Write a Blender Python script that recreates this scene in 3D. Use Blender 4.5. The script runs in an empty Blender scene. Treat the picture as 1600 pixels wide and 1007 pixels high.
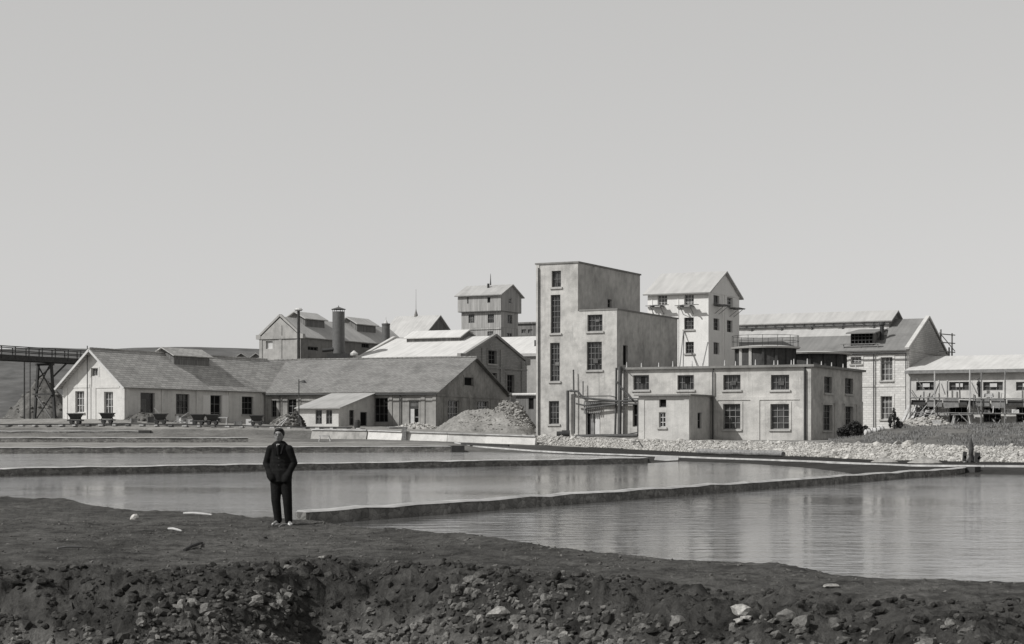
import bpy, bmesh, math, random
import numpy as np
from mathutils import Vector, geometry
random.seed(7); RNG = np.random.default_rng(7)
S = bpy.context.scene; COL = S.collection
# ------------------------------------------------------------------ camera numbers (1600 px wide picture)
F, CZ, HY, CX = 2800.0, 1.70, 675.0, 800.0
ANG = math.atan(0.5)
def P(px, py, d): return Vector(((px - CX) / F * d, d, CZ - (py - HY) * d / F))
def zat(py, d): return CZ - (py - HY) * d / F
def lerp(xs, ys, x): return float(np.interp(x, xs, ys))

class Frame:
    """A building's own axes: a runs right along the front, b runs back along the side."""
    def __init__(s, px, d, ang=ANG):
        s.o = Vector(((px - CX) / F * d, d)); s.ang = ang
        s.u = Vector((math.cos(ang), -math.sin(ang))); s.v = Vector((math.sin(ang), math.cos(ang)))
    def pt(s, a, b): return s.o + s.u * a + s.v * b
    def tu(s, px, b=0.0):
        k = (px - CX) / F; o = s.o + s.v * b
        return (k * o.y - o.x) / (s.u.x - k * s.u.y)
    def tv(s, px, a=0.0):
        k = (px - CX) / F; o = s.o + s.u * a
        return (k * o.y - o.x) / (s.v.x - k * s.v.y)
    def z(s, py, a, b): return zat(py, s.pt(a, b).y)

# ------------------------------------------------------------------ materials
def W(v): return (v, v * 0.991, v * 0.972, 1)
class NT:
    def __init__(s, name, rough=0.9, spec=0.2):
        m = bpy.data.materials.new(name); m.use_nodes = True
        s.m = m; s.t = m.node_tree; s.b = s.t.nodes['Principled BSDF']
        s.b.inputs['Roughness'].default_value = rough
        s.b.inputs['Specular IOR Level'].default_value = spec
    def n(s, typ, **kw):
        x = s.t.nodes.new(typ)
        for k, v in kw.items():
            if k.startswith('i_'): x.inputs[k[2:].replace('_', ' ')].default_value = v
            else: setattr(x, k, v)
        return x
    def l(s, a, b): s.t.links.new(a, b)
    def noise(s, vec, scale, detail=4, rough=0.6):
        x = s.n('ShaderNodeTexNoise'); x.inputs['Scale'].default_value = scale
        x.inputs['Detail'].default_value = detail; x.inputs['Roughness'].default_value = rough
        s.l(vec, x.inputs['Vector']); return x.outputs['Fac']
    def ramp(s, fac, stops):
        r = s.n('ShaderNodeValToRGB'); e = r.color_ramp.elements
        while len(e) < len(stops): e.new(0.5)
        for i, (p, c) in enumerate(stops): e[i].position = p; e[i].color = c if isinstance(c, tuple) else W(c)
        s.l(fac, r.inputs['Fac']); return r.outputs['Color']
    def mix(s, fac, a, b, mode='MIX'):
        x = s.n('ShaderNodeMix', data_type='RGBA', blend_type=mode)
        for sock, v in ((x.inputs['Factor'], fac), (x.inputs['A'], a), (x.inputs['B'], b)):
            if hasattr(v, 'is_linked') or hasattr(v, 'links'): s.l(v, sock)
            else: sock.default_value = v
        return x.outputs['Result']
    def map(s, vec, sc):
        x = s.n('ShaderNodeMapping'); x.inputs['Scale'].default_value = sc; s.l(vec, x.inputs['Vector']); return x.outputs['Vector']
    def bump(s, h, st, dist=0.05):
        x = s.n('ShaderNodeBump'); x.inputs['Strength'].default_value = st; x.inputs['Distance'].default_value = dist
        s.l(h, x.inputs['Height']); s.l(x.outputs['Normal'], s.b.inputs['Normal'])
    def col(s, c): s.l(c, s.b.inputs['Base Color']) if hasattr(c, 'links') else None
    @property
    def uv(s): return s.n('ShaderNodeUVMap').outputs['UV']
    @property
    def obj(s): return s.n('ShaderNodeTexCoord').outputs['Object']

def plaster(name, v, blot=0.16, streak=0.10, rough=0.92, joints=0):
    k = NT(name, rough, 0.15); uv = k.uv
    a = k.noise(uv, 0.42, 7, 0.65)
    c = k.ramp(a, [(0.32, v * (1 - blot * 1.5)), (0.5, v), (0.7, v * (1 + blot))])
    st = k.noise(k.map(uv, (1.5, 0.22, 1)), 1.0, 6, 0.7)
    c = k.mix(streak * 2.2, c, k.ramp(st, [(0.36, 0.5), (0.58, 1.0)]), 'MULTIPLY')
    pt = k.noise(uv, 1.7, 5, 0.7); c = k.mix(blot * 1.6, c, k.ramp(pt, [(0.36, 0.55), (0.55, 1.0), (0.75, 1.1)]), 'MULTIPLY')
    vo = k.n('ShaderNodeTexVoronoi', feature='F1'); vo.inputs['Scale'].default_value = 0.45; vo.inputs['Randomness'].default_value = 1.0
    wp = k.n('ShaderNodeVectorMath', operation='ADD'); nz = k.n('ShaderNodeTexNoise'); nz.inputs['Scale'].default_value = 1.1; nz.inputs['Detail'].default_value = 5
    k.l(uv, nz.inputs['Vector']); k.l(uv, wp.inputs[0]); k.l(nz.outputs['Color'], wp.inputs[1]); k.l(wp.outputs['Vector'], vo.inputs['Vector'])
    c = k.mix(min(1.0, blot * 2.2), c, k.ramp(vo.outputs['Color'], [(0.15, 0.72), (0.5, 0.98), (0.85, 1.12)]), 'MULTIPLY')
    dr = k.noise(k.map(uv, (3.2, 0.12, 1)), 1.0, 6, 0.75); c = k.mix(streak * 3.0, c, k.ramp(dr, [(0.36, 0.30), (0.45, 1.0)]), 'MULTIPLY')
    fine = k.noise(uv, 9.0, 3)
    c = k.mix(0.35, c, k.ramp(fine, [(0.3, 0.6), (0.7, 1.0)]), 'MULTIPLY')
    if joints:
        br = k.n('ShaderNodeTexBrick', offset=0.0); br.inputs['Scale'].default_value = 1.0
        br.inputs['Brick Width'].default_value = 60; br.inputs['Row Height'].default_value = joints; br.inputs['Mortar Size'].default_value = 0.025
        br.inputs['Color1'].default_value = (1, 1, 1, 1); br.inputs['Color2'].default_value = (1, 1, 1, 1); br.inputs['Mortar'].default_value = W(0.72)
        k.l(uv, br.inputs['Vector']); c = k.mix(0.6, c, br.outputs['Color'], 'MULTIPLY')
    k.col(c); k.bump(fine, 0.25, 0.03); return k.m

def bricks(name, v, bw=0.5, rh=0.22, mort=0.02, mv=None, var=0.25, blot=0.2, bumps=0.4, off=0.5):
    k = NT(name, 0.9, 0.2); uv = k.uv
    br = k.n('ShaderNodeTexBrick', offset=off); br.inputs['Scale'].default_value = 1.0
    br.inputs['Brick Width'].default_value = bw; br.inputs['Row Height'].default_value = rh
    br.inputs['Mortar Size'].default_value = mort; br.inputs['Mortar Smooth'].default_value = 0.3
    br.inputs['Color1'].default_value = W(v * (1 - var)); br.inputs['Color2'].default_value = W(v * (1 + var))
    br.inputs['Mortar'].default_value = W(v * 0.6 if mv is None else mv)
    k.l(uv, br.inputs['Vector']); a = k.noise(uv, 0.35, 6, 0.65)
    c = k.mix(0.9, br.outputs['Color'], k.ramp(a, [(0.3, 1 - blot * 1.6), (0.5, 1.0 - blot * .3), (0.68, 1.0)]), 'MULTIPLY')
    k.col(c); inv = k.n('ShaderNodeMath', operation='SUBTRACT'); inv.inputs[0].default_value = 1.0
    k.l(br.outputs['Fac'], inv.inputs[1]); k.bump(inv.outputs[0], bumps, 0.04); return k.m

def sheet(name, v, pitch=0.9, blot=0.12, rough=0.7):
    """roofing in wide strips, weathered"""
    k = NT(name, rough, 0.25); uv = k.uv
    w = k.n('ShaderNodeTexWave', wave_type='BANDS', bands_direction='X'); w.inputs['Scale'].default_value = 0.314 / pitch * 1.0
    w.inputs['Distortion'].default_value = 0.0; k.l(uv, w.inputs['Vector'])
    a = k.noise(uv, 0.3, 7, 0.68); c = k.ramp(a, [(0.3, v * (1 - 2 * blot)), (0.5, v), (0.7, v * (1 + blot))])
    b = k.noise(k.map(uv, (1.5, 0.2, 1)), 1.0, 4); c = k.mix(0.5, c, k.ramp(b, [(0.35, 0.72), (0.6, 1.0)]), 'MULTIPLY')
    c = k.mix(0.05, c, w.outputs['Color'], 'MULTIPLY')
    k.col(c); k.bump(w.outputs['Fac'], 0.06, 0.03); return k.m

def wood(name, v, bw=0.22, grain=0.35):
    k = NT(name, 0.85, 0.15); uv = k.uv
    br = k.n('ShaderNodeTexBrick', offset=0.0); br.inputs['Scale'].default_value = 1.0
    br.inputs['Brick Width'].default_value = bw; br.inputs['Row Height'].default_value = 7.0; br.inputs['Mortar Size'].default_value = 0.012
    br.inputs['Color1'].default_value = W(v * .8); br.inputs['Color2'].default_value = W(v * 1.15); br.inputs['Mortar'].default_value = W(v * .35)
    k.l(uv, br.inputs['Vector']); a = k.noise(k.map(uv, (6, 0.5, 1)), 1.0, 5)
    c = k.mix(grain * 2, br.outputs['Color'], k.ramp(a, [(0.3, 0.55), (0.65, 1.0)]), 'MULTIPLY'); k.col(c); return k.m

def plain(name, v, rough=0.8, spec=0.25, var=0.25, scale=3.0, metallic=0.0):
    k = NT(name, rough, spec); a = k.noise(k.obj, scale, 5)
    k.col(k.ramp(a, [(0.3, v * (1 - var)), (0.7, v * (1 + var))])); k.b.inputs['Metallic'].default_value = metallic
    k.bump(a, 0.2, 0.02); return k.m

def tone_mat(name, scale=1.2, bump=0.5, dist=0.1, fine=14.0, contrast=0.35):
    """ground: albedo 'tone' stored per vertex, broken up by noise"""
    k = NT(name, 0.97, 0.08); at = k.n('ShaderNodeAttribute', attribute_name='tone'); o = k.obj
    a = k.noise(o, scale, 8, 0.7); b = k.noise(o, fine, 5, 0.7)
    lo, hi = 1 - contrast * 1.5, 1 + contrast
    c = k.mix(1.0, at.outputs['Color'], k.ramp(a, [(0.3, lo), (0.52, 1.0), (0.72, hi)]), 'MULTIPLY')
    c = k.mix(0.8, c, k.ramp(b, [(0.32, 0.6), (0.55, 1.0), (0.75, 1.35)]), 'MULTIPLY')
    k.col(c)
    m = k.n('ShaderNodeMath', operation='ADD'); k.l(a, m.inputs[0]); k.l(b, m.inputs[1]); k.bump(m.outputs[0], bump, dist); return k.m

M = {}
M['facade'] = plaster('grey_render', 0.51, 0.18, 0.10, joints=0)
M['annexe'] = plaster('annexe_render', 0.53, 0.12, 0.08)
M['white'] = plaster('white_render', 0.76, 0.04, 0.04)
M['gable'] = plaster('gable_render', 0.66, 0.08, 0.08)
M['pale'] = plaster('pale_render', 0.52, 0.12, 0.10)
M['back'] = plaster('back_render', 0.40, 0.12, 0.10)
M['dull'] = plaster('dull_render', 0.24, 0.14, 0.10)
M['cement'] = plaster('cement', 0.34, 0.2, 0.1)
M['sill'] = plaster('sill_cement', 0.46, 0.12, 0.08)
M['trim'] = plaster('trim_render', 0.58, 0.08, 0.04)
M['lime'] = plaster('limewashed_wall', 0.60, 0.12, 0.05)
M['tile'] = bricks('roof_tiles', 0.44, 0.9, 0.33, 0.035, 0.24, 0.17, 0.2, 0.5, 0.5)
M['tile2'] = bricks('roof_slates', 0.235, 0.36, 0.22, 0.02, 0.15, 0.2, 0.26, 0.3, 0.5)
M['whiteroof'] = sheet('white_roofing', 0.60, 0.6, 0.06)
M['newroof'] = sheet('new_sheet_roof', 0.46, 0.7, 0.05)
M['greyroof'] = sheet('grey_roofing', 0.22, 0.5, 0.12)
M['boilroof'] = sheet('pale_grey_roofing', 0.46, 0.5, 0.10)
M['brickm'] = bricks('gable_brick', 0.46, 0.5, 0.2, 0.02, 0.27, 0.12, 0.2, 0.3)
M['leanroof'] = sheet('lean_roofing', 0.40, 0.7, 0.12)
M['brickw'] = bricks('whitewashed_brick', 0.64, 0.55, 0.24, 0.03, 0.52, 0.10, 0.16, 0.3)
M['brickd'] = bricks('dark_brick', 0.30, 0.5, 0.2, 0.02, 0.22, 0.12, 0.2, 0.3)
M['board'] = wood('weathered_boards', 0.40, 0.3)
M['boardd'] = wood('dark_boards', 0.20, 0.3)
M['timber'] = plain('old_timber', 0.06, 0.9, 0.1)
M['timberl'] = plain('raw_timber', 0.40, 0.85, 0.1)
M['timberm'] = plain('grey_timber', 0.20, 0.85, 0.1)
M['iron'] = plain('dark_iron', 0.035, 0.6, 0.4)
M['rust'] = plain('rusty_pipe', 0.075, 0.75, 0.3)
M['flue'] = plain('sheet_metal_flue', 0.10, 0.55, 0.4, 0.15)
M['frame'] = plain('window_frame_paint', 0.13, 0.6, 0.3)
M['framew'] = plain('white_frame_paint', 0.50, 0.6, 0.3, 0.1)
def panes(name, lo, hi, rough):
    k = NT(name, rough, 0.5); uv = k.uv
    br = k.n('ShaderNodeTexBrick', offset=0.0); br.inputs['Scale'].default_value = 1.0; br.inputs['Bias'].default_value = -0.35
    br.inputs['Brick Width'].default_value = 0.46; br.inputs['Row Height'].default_value = 0.52; br.inputs['Mortar Size'].default_value = 0.0
    br.inputs['Color1'].default_value = W(lo); br.inputs['Color2'].default_value = W(hi); k.l(uv, br.inputs['Vector'])
    c = k.mix(0.7, br.outputs['Color'], k.ramp(k.noise(uv, 1.6, 4), [(0.35, 0.4), (0.65, 1.1)]), 'MULTIPLY'); k.col(c); return k.m
M['glass'] = panes('window_glass', 0.012, 0.11, 0.25)
M['glassl'] = panes('dusty_glass', 0.07, 0.30, 0.4)
M['dark'] = plain('dark_interior', 0.015, 0.95, 0.05)
M['stonew'] = plain('pale_stone', 0.50, 0.9, 0.15, 0.3, 8)
M['stone'] = plain('grey_stone', 0.20, 0.9, 0.15, 0.4, 6)
M['concrete'] = plain('pond_concrete', 0.30, 0.9, 0.15, 0.3, 2)
M['leaf'] = plain('dark_leaves', 0.035, 0.8, 0.15, 0.5, 4)
M['suit'] = plain('black_cloth', 0.012, 0.95, 0.1, 0.3, 20)
M['skin'] = plain('skin', 0.20, 0.6, 0.3, 0.08, 30)
M['hair'] = plain('black_hair', 0.008, 0.6, 0.3, 0.3, 40)
M['shirt'] = plain('white_cloth', 0.55, 0.9, 0.1, 0.1, 20)
M['shoe'] = plain('pale_shoe_leather', 0.78, 0.6, 0.3, 0.1, 20)
M['lip'] = plain('dark_skin_detail', 0.06, 0.7, 0.2, 0.1, 30)
M['work'] = plain('work_clothes', 0.06, 0.9, 0.1, 0.3, 8)
M['hill'] = plain('hill_scrub', 0.115, 0.98, 0.05, 0.35, 0.05)
M['ground'] = tone_mat('bare_ground', 0.35, 0.5, 0.12, 4.0, 0.28)
M['dirt'] = tone_mat('dark_earth', 2.2, 1.0, 0.06, 17.0, 0.5)
M['grass'] = plain('dry_grass', 0.19, 0.95, 0.05, 0.4, 1.0)
M['clod'] = tone_mat('earth_clods', 5.0, 0.7, 0.03, 40.0, 0.3)

def water_mat(name='pond_water', dist=.045, base=.125):
    k = NT(name, 0.055, 0.5); k.b.inputs['IOR'].default_value = 1.33
    k.b.inputs['Base Color'].default_value = W(base)
    o = k.obj
    n1 = k.noise(k.map(o, (1.0, 1.9, 1)), 1.15, 3, 0.5); n2 = k.noise(k.map(o, (1.0, 2.2, 1)), 4.3, 3, 0.55)
    big = k.noise(o, 0.08, 2, 0.5)
    m = k.n('ShaderNodeMath', operation='MULTIPLY_ADD'); m.inputs[1].default_value = 0.22
    k.l(n2, m.inputs[0]); k.l(n1, m.inputs[2])
    g = k.n('ShaderNodeMath', operation='MULTIPLY'); k.l(m.outputs[0], g.inputs[0])
    r = k.ramp(big, [(0.38, (0.30,) * 3 + (1,)), (0.62, (1.3,) * 3 + (1,))]); k.l(r, g.inputs[1])
    k.bump(g.outputs[0], 0.9, dist); return k.m
M['water'] = water_mat(); M['water_upper'] = water_mat('rippled_pond_water', .16, .26)

# ------------------------------------------------------------------ mesh builder
def auto_uv(me):
    uvl = me.uv_layers.new(name='UVMap'); me.calc_loop_triangles()
    Z = Vector((0, 0, 1))
    for p in me.polygons:
        n = p.normal; h = Z.cross(n)
        h = h.normalized() if h.length > 1e-3 else Vector((1, 0, 0))
        w = n.cross(h)
        for li in p.loop_indices:
            c = me.vertices[me.loops[li].vertex_index].co
            uvl.data[li].uv = (c.dot(h), c.dot(w))

def tag(o, label=None, cat=None, group=None, kind=None):
    for k, v in (('label', label), ('category', cat), ('group', group), ('kind', kind)):
        if v: o[k] = v
    return o

class MB:
    def __init__(s): s.v, s.f = [], []
    def add(s, vs, fs):
        n = len(s.v); s.v += [Vector(p) for p in vs]; s.f += [tuple(i + n for i in f) for f in fs]
    def quad(s, *p): s.add(p, [tuple(range(len(p)))])
    def hexa(s, b, t):
        s.add(list(b) + list(t), [(3, 2, 1, 0), (4, 5, 6, 7), (0, 1, 5, 4), (1, 2, 6, 5), (2, 3, 7, 6), (3, 0, 4, 7)])
    def box(s, a0, a1, b0, b1, z0, z1):
        s.hexa([(a0, b0, z0), (a1, b0, z0), (a1, b1, z0), (a0, b1, z0)], [(a0, b0, z1), (a1, b0, z1), (a1, b1, z1), (a0, b1, z1)])
    def slab(s, p0, p1, p2, p3, th):
        p = [Vector(q) for q in (p0, p1, p2, p3)]; n = (p[1] - p[0]).cross(p[3] - p[0]).normalized()
        if n.z < 0: p.reverse(); n = -n
        s.hexa([q - n * th for q in p], p)
    def bar(s, p, q, w, h=None, up=Vector((0, 0, 1))):
        p, q = Vector(p), Vector(q); d = (q - p).normalized(); h = h or w
        if abs(d.dot(up)) > 0.98: up = Vector((0, 1, 0))
        x = d.cross(up).normalized() * w / 2; y = x.cross(d).normalized() * h / 2
        s.hexa([p - x - y, p + x - y, p + x + y, p - x + y], [q - x - y, q + x - y, q + x + y, q - x + y])
    def tube(s, pts, r, n=8, cap=True):
        pts = [Vector(p) for p in pts]; rs = r if isinstance(r, (list, tuple)) else [r] * len(pts)
        vs, fs = [], []
        for i, p in enumerate(pts):
            d = (pts[min(i + 1, len(pts) - 1)] - pts[max(i - 1, 0)]).normalized()
            up = Vector((0, 0, 1)) if abs(d.z) < 0.95 else Vector((0, 1, 0))
            x = d.cross(up).normalized(); y = x.cross(d)
            for k in range(n):
                t = 2 * math.pi * k / n; vs.append(p + (x * math.cos(t) + y * math.sin(t)) * rs[i])
        for i in range(len(pts) - 1):
            for k in range(n):
                k2 = (k + 1) % n; fs.append((i * n + k, i * n + k2, (i + 1) * n + k2, (i + 1) * n + k))
        if cap: fs += [tuple(range(n - 1, -1, -1)), tuple((len(pts) - 1) * n + k for k in range(n))]
        s.add(vs, fs)
    def lathe(s, c, prof, n=32):
        c = Vector(c); vs, fs = [], []
        for r, z in prof:
            for k in range(n):
                t = 2 * math.pi * k / n; vs.append(c + Vector((r * math.cos(t), r * math.sin(t), z)))
        for i in range(len(prof) - 1):
            for k in range(n):
                k2 = (k + 1) % n; fs.append((i * n + k, i * n + k2, (i + 1) * n + k2, (i + 1) * n + k))
        fs += [tuple(range(n - 1, -1, -1)), tuple((len(prof) - 1) * n + k for k in range(n))]
        s.add(vs, fs)
    def build(s, name, mat, parent=None, smooth=False, fix=True):
        me = bpy.data.meshes.new(name); me.from_pydata([tuple(p) for p in s.v], [], s.f); me.update()
        if fix:
            bm = bmesh.new(); bm.from_mesh(me); bmesh.ops.recalc_face_normals(bm, faces=bm.faces); bm.to_mesh(me); bm.free(); me.update()
        auto_uv(me); me.materials.append(mat)
        if smooth:
            for p in me.polygons: p.use_smooth = True
        o = bpy.data.objects.new(name, me); COL.objects.link(o)
        if parent: o.parent = parent
        return o

def thing(name, label, cat, loc=(0, 0, 0), rz=0.0, group=None):
    o = bpy.data.objects.new(name, None); COL.objects.link(o); o.location = loc; o.rotation_euler = (0, 0, rz)
    o.empty_display_size = 0.3
    return tag(o, label, cat, group)
def copy_tree(o, parent=None):
    c = o.copy(); COL.objects.link(c)
    if parent: c.parent = parent
    for ch in list(o.children): copy_tree(ch, c)
    return c

# ------------------------------------------------------------------ buildings
class Side:
    """One wall plane of a building, in the building's local axes. org, dir, inn are (a,b) pairs."""
    def __init__(s, B, org, dir, inn): s.B, s.org, s.d, s.i = B, Vector(org), Vector(dir), Vector(inn)
    def p(s, t, z, off=0.0):
        q = s.org + s.d * t + s.i * off; return Vector((q.x, q.y, z - s.B.zb))
    def t(s, px, off=0.0):
        fr = s.B.fr; A = fr.pt(*(s.org + s.i * off)); D = fr.pt(*(s.org + s.d)) - fr.pt(*s.org); k = (px - CX) / F
        return (k * A.y - A.x) / (D.x - k * D.y)
    def z(s, py, t): return zat(py, s.B.fr.pt(*(s.org + s.d * t)).y)
    def rect(s, x0, y0, x1, y1):
        t0, t1 = s.t(x0), s.t(x1); t0, t1 = min(t0, t1), max(t0, t1); tm = (t0 + t1) / 2
        return (t0, t1, s.z(y1, tm), s.z(y0, tm))
    def obox(s, mb, t0, t1, o0, o1, z0, z1):
        mb.hexa([s.p(t0, z0, o0), s.p(t1, z0, o0), s.p(t1, z0, o1), s.p(t0, z0, o1)],
                [s.p(t0, z1, o0), s.p(t1, z1, o0), s.p(t1, z1, o1), s.p(t0, z1, o1)])
    def face(s, mb, outline, holes=(), depth=0.25, off=0.0):
        loops = [[Vector((t, z, 0)) for t, z in outline]] + [[Vector((t0, z0, 0)), Vector((t1, z0, 0)), Vector((t1, z1, 0)), Vector((t0, z1, 0))] for t0, t1, z0, z1 in holes]
        flat = [q for l in loops for q in l]
        mb.add([s.p(q.x, q.y, off) for q in flat], [tuple(t) for t in geometry.tessellate_polygon(loops)])
        for t0, t1, z0, z1 in holes:
            c = [(t0, z0), (t1, z0), (t1, z1), (t0, z1)]
            for i in range(4):
                (ta, za), (tb, zb2) = c[i], c[(i + 1) % 4]
                mb.quad(s.p(ta, za, off), s.p(tb, zb2, off), s.p(tb, zb2, off + depth), s.p(ta, za, off + depth))

class Building:
    def __init__(s, name, label, cat, fr, zb, group=None):
        s.fr, s.zb = fr, zb; s.root = thing(name, label, cat, (fr.o.x, fr.o.y, zb), -fr.ang, group)
        s.w = MB()
    def side(s, org, dir, inn): return Side(s, org, dir, inn)
    def walls(s, mat): return s.w.build('wall', mat, s.root, fix=False)
    def window(s, sd, r, nx=2, nz=2, depth=0.25, frame=None, pane=None, sill=None, name='window', bar=0.05, opened=None, off=0.0):
        t0, t1, z0, z1 = r; fb = frame or M['frame']; m = MB(); w = 0.07
        o0, o1 = off + depth - 0.10, off + depth - 0.04
        g = 0.004
        sd.obox(m, t0 + g, t0 + w, o0, o1, z0 + g, z1 - g); sd.obox(m, t1 - w, t1 - g, o0, o1, z0 + g, z1 - g)
        sd.obox(m, t0 + w, t1 - w, o0, o1, z0 + g, z0 + w); sd.obox(m, t0 + w, t1 - w, o0, o1, z1 - w, z1 - g)
        for i in range(1, nx):
            t = t0 + (t1 - t0) * i / nx; sd.obox(m, t - bar / 2, t + bar / 2, o0 + .004, o1 - .004, z0 + w, z1 - w)
        for j in range(1, nz):
            z = z0 + (z1 - z0) * j / nz; sd.obox(m, t0 + w, t1 - w, o0 + .008, o1 - .008, z - bar / 2, z + bar / 2)
        f = m.build(name, fb, s.root)
        q = MB(); q.quad(sd.p(t0, z0, off + depth - .03), sd.p(t1, z0, off + depth - .03), sd.p(t1, z1, off + depth - .03), sd.p(t0, z1, off + depth - .03))
        q.build('pane', pane or M['glass'], f, fix=False)
        if sill:
            q = MB(); sd.obox(q, t0 - 0.14, t1 + 0.14, off - 0.13, off - 0.003, z0 - 0.16, z0 - 0.004); q.build('sill', M['sill'], f)
        if opened:
            ta, tb, za, zc, mt = opened; q = MB()
            A, Bq = sd.p(t0 + (t1 - t0) * ta, z0 + (z1 - z0) * zc, o0 - .02), sd.p(t0 + (t1 - t0) * tb, z0 + (z1 - z0) * zc, o0 - .02)
            C, D = sd.p(t0 + (t1 - t0) * tb, z0 + (z1 - z0) * za, o0 - .3), sd.p(t0 + (t1 - t0) * ta, z0 + (z1 - z0) * za, o0 - .3)
            q.slab(A, Bq, C, D, 0.04); q.build('sash', mt, f)
        return f
    def slab(s, name, pts, th, mat, mb=None):
        m = mb or MB(); m.slab(*pts, th)
        return m.build(name, mat, s.root) if mb is None else None
# ------------------------------------------------------------------ roof helper
def gable_roof(B, axis, s0, s1, c0, c1, ze, zr, mat, over_e=0.4, over_s=0.3, th=0.14, name='roof', both=True, over_s1=None):
    """ridge runs along axis 'a' or 'b' from s0 to s1; eaves at c0, c1 (wall lines) with wall top ze, ridge zr."""
    cm = (c0 + c1) / 2; sl = (zr - ze) / abs(cm - c0); up = th * math.sqrt(1 + sl * sl) + 0.012
    over_s1 = over_s if over_s1 is None else over_s1
    def q(s, c, z): return (s, c, z - B.zb) if axis == 'a' else (c, s, z - B.zb)
    m = MB()
    for k, ce in enumerate((c0, c1)):
        if k and not both: continue
        sg = 1 if ce > cm else -1; e = ce + sg * over_e; z = ze - over_e * sl; d = 0.003 * k
        m.slab(q(s0 - over_s + d, e, z + up), q(s1 + over_s1 - d, e, z + up), q(s1 + over_s1 - d, cm, zr + up), q(s0 - over_s + d, cm, zr + up), th)
    r = m.build(name, mat, B.root)
    return r
def ridge_caps(B, roof, axis, s0, s1, c, z, mat, w=0.28):
    m = MB()
    def q(s, cc, zz): return (s, cc, zz - B.zb) if axis == 'a' else (cc, s, zz - B.zb)
    n = max(2, int((s1 - s0) / 0.6))
    for i in range(n):
        a, b = s0 + (s1 - s0) * i / n, s0 + (s1 - s0) * (i + .96) / n
        m.tube([q(a, c, z), q(b, c, z)], [w * .42, w * .5], 6)
    m.build('ridge_tiles', mat, roof)
def gable_out(t0, t1, zb, ze, zr): return [(t0, zb), (t1, zb), (t1, ze), ((t0 + t1) / 2, zr), (t0, ze)]
def rect_out(t0, t1, zb, zt): return [(t0, zb), (t1, zb), (t1, zt), (t0, zt)]
def frame_strip(sd, mb, r, w=0.25, o=-0.03):
    """a raised plaster band round an opening"""
    t0, t1, z0, z1 = r
    sd.obox(mb, t0 - w, t0, o, -.002, z0 - w * .5, z1 + w); sd.obox(mb, t1, t1 + w, o, -.002, z0 - w * .5, z1 + w); sd.obox(mb, t0, t1, o, -.002, z1, z1 + w)

# ================================================================== BUILDING 1 : long shed, gable to the front
f1 = Frame(195, 178.0)
B = Building('long_shed', 'long low shed with a white front gable, tiled roof and small ridge monitor', 'shed', f1, 2.4)
aL = f1.tu(98.5); L1 = f1.tv(412); zg = 2.2
ze = f1.z(602.5, 0, 0); zr = f1.z(548.5, aL / 2, 0); b_end = L1 + 15
front = B.side((aL, 0), (1, 0), (0, 1)); long = B.side((0, 0), (0, 1), (-1, 0)); wd = -aL
r_att = front.rect(142.5, 575.5, 153.5, 588); r_w1 = front.rect(117.5, 611.5, 131.5, 645); r_w2 = front.rect(162.5, 612.5, 176.5, 647)
front.face(B.w, gable_out(0, wd, zg, ze, zr), [r_att, r_w1, r_w2], 0.32)
frame_strip(front, B.w, r_att, 0.14)
for x0, x1 in ((106, 139), (151, 188)):                      # recessed-looking panel lines: raised piers either side
    t0, t1 = front.t(x0), front.t(x1)
front.obox(B.w, 0.0, front.t(105.5), -0.05, -.002, zg, front.z(606, 0)); front.obox(B.w, front.t(140.5), front.t(150), -0.05, -.002, zg, front.z(606, 4)); front.obox(B.w, front.t(187), wd, -0.05, -.002, zg, front.z(606, 8))
front.obox(B.w, front.t(105.5), front.t(140.5), -0.05, -.002, front.z(606.5, 1), front.z(604.5, 1) + .2); front.obox(B.w, front.t(150), front.t(187), -0.05, -.002, front.z(606.5, 6), front.z(604.5, 6) + .2)
longs = [(219.5, 614, 242, 646), (275, 616, 296, 647.5), (329, 618, 346, 659), (378, 620, 396, 648)]
lr = [long.rect(*q) for q in longs]
long.face(B.w, rect_out(0, b_end, zg, ze), lr, 0.3)
px_p = [(196.5, 201), (252, 256), (306, 310), (357, 360), (407, 411)]
for x0, x1 in px_p: long.obox(B.w, long.t(x0), long.t(x1), -0.09, -.002, zg, ze - .15)
back = B.side((aL, 0), (0, 1), (1, 0)); back.face(B.w, rect_out(0, b_end, zg, ze)); rear = B.side((aL, b_end), (1, 0), (0, -1)); rear.face(B.w, gable_out(0, wd, zg, ze, zr))
B.walls(M['gable'])
def relabel(o, lab): o['label'] = lab; return o
B.window(front, r_att, 3, 1, 0.32, M['framew'])
for r in (r_w1, r_w2): B.window(front, r, 3, 3, 0.32, M['framew'], M['glassl'], sill=True)
B.window(long, lr[0], 1, 1, 0.3, M['timberm'], M['glass'], name='window')
B.window(long, lr[1], 3, 3, 0.3, M['frame'], sill=True)
dr = B.window(long, lr[2], 2, 3, 0.3, M['timberm'], M['dark'], name='door')
B.window(long, lr[3], 3, 3, 0.3, M['frame'], M['dark'], sill=True)
q = MB()                                                       # white rendered panels beside the door
long.obox(q, long.t(317), long.t(328), -0.04, -.002, zg + .3, long.z(618, 14)); q.build('whitened_panel', M['white'], B.root); q = MB(); long.obox(q, long.t(347), long.t(358), -0.04, -.002, long.z(652, 16), long.z(618, 16))
q.build('whitened_panel', M['white'], B.root)
rf = gable_roof(B, 'b', 0, b_end, aL, 0, ze, zr, M['tile'], 0.45, 0.75, 0.15)
ridge_caps(B, rf, 'b', -0.7, f1.tv(417, aL / 2), aL / 2, zr + .22, M['tile'])
q = MB()
for s in (aL - .45, .45):
    zz = ze - .45 * (zr - ze) / (wd / 2); q.bar((s, -.78, zz + .06 - B.zb), (aL / 2, -.78, zr + .07 - B.zb), .05, .22)
q.build('barge_board', M['framew'], rf)
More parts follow.
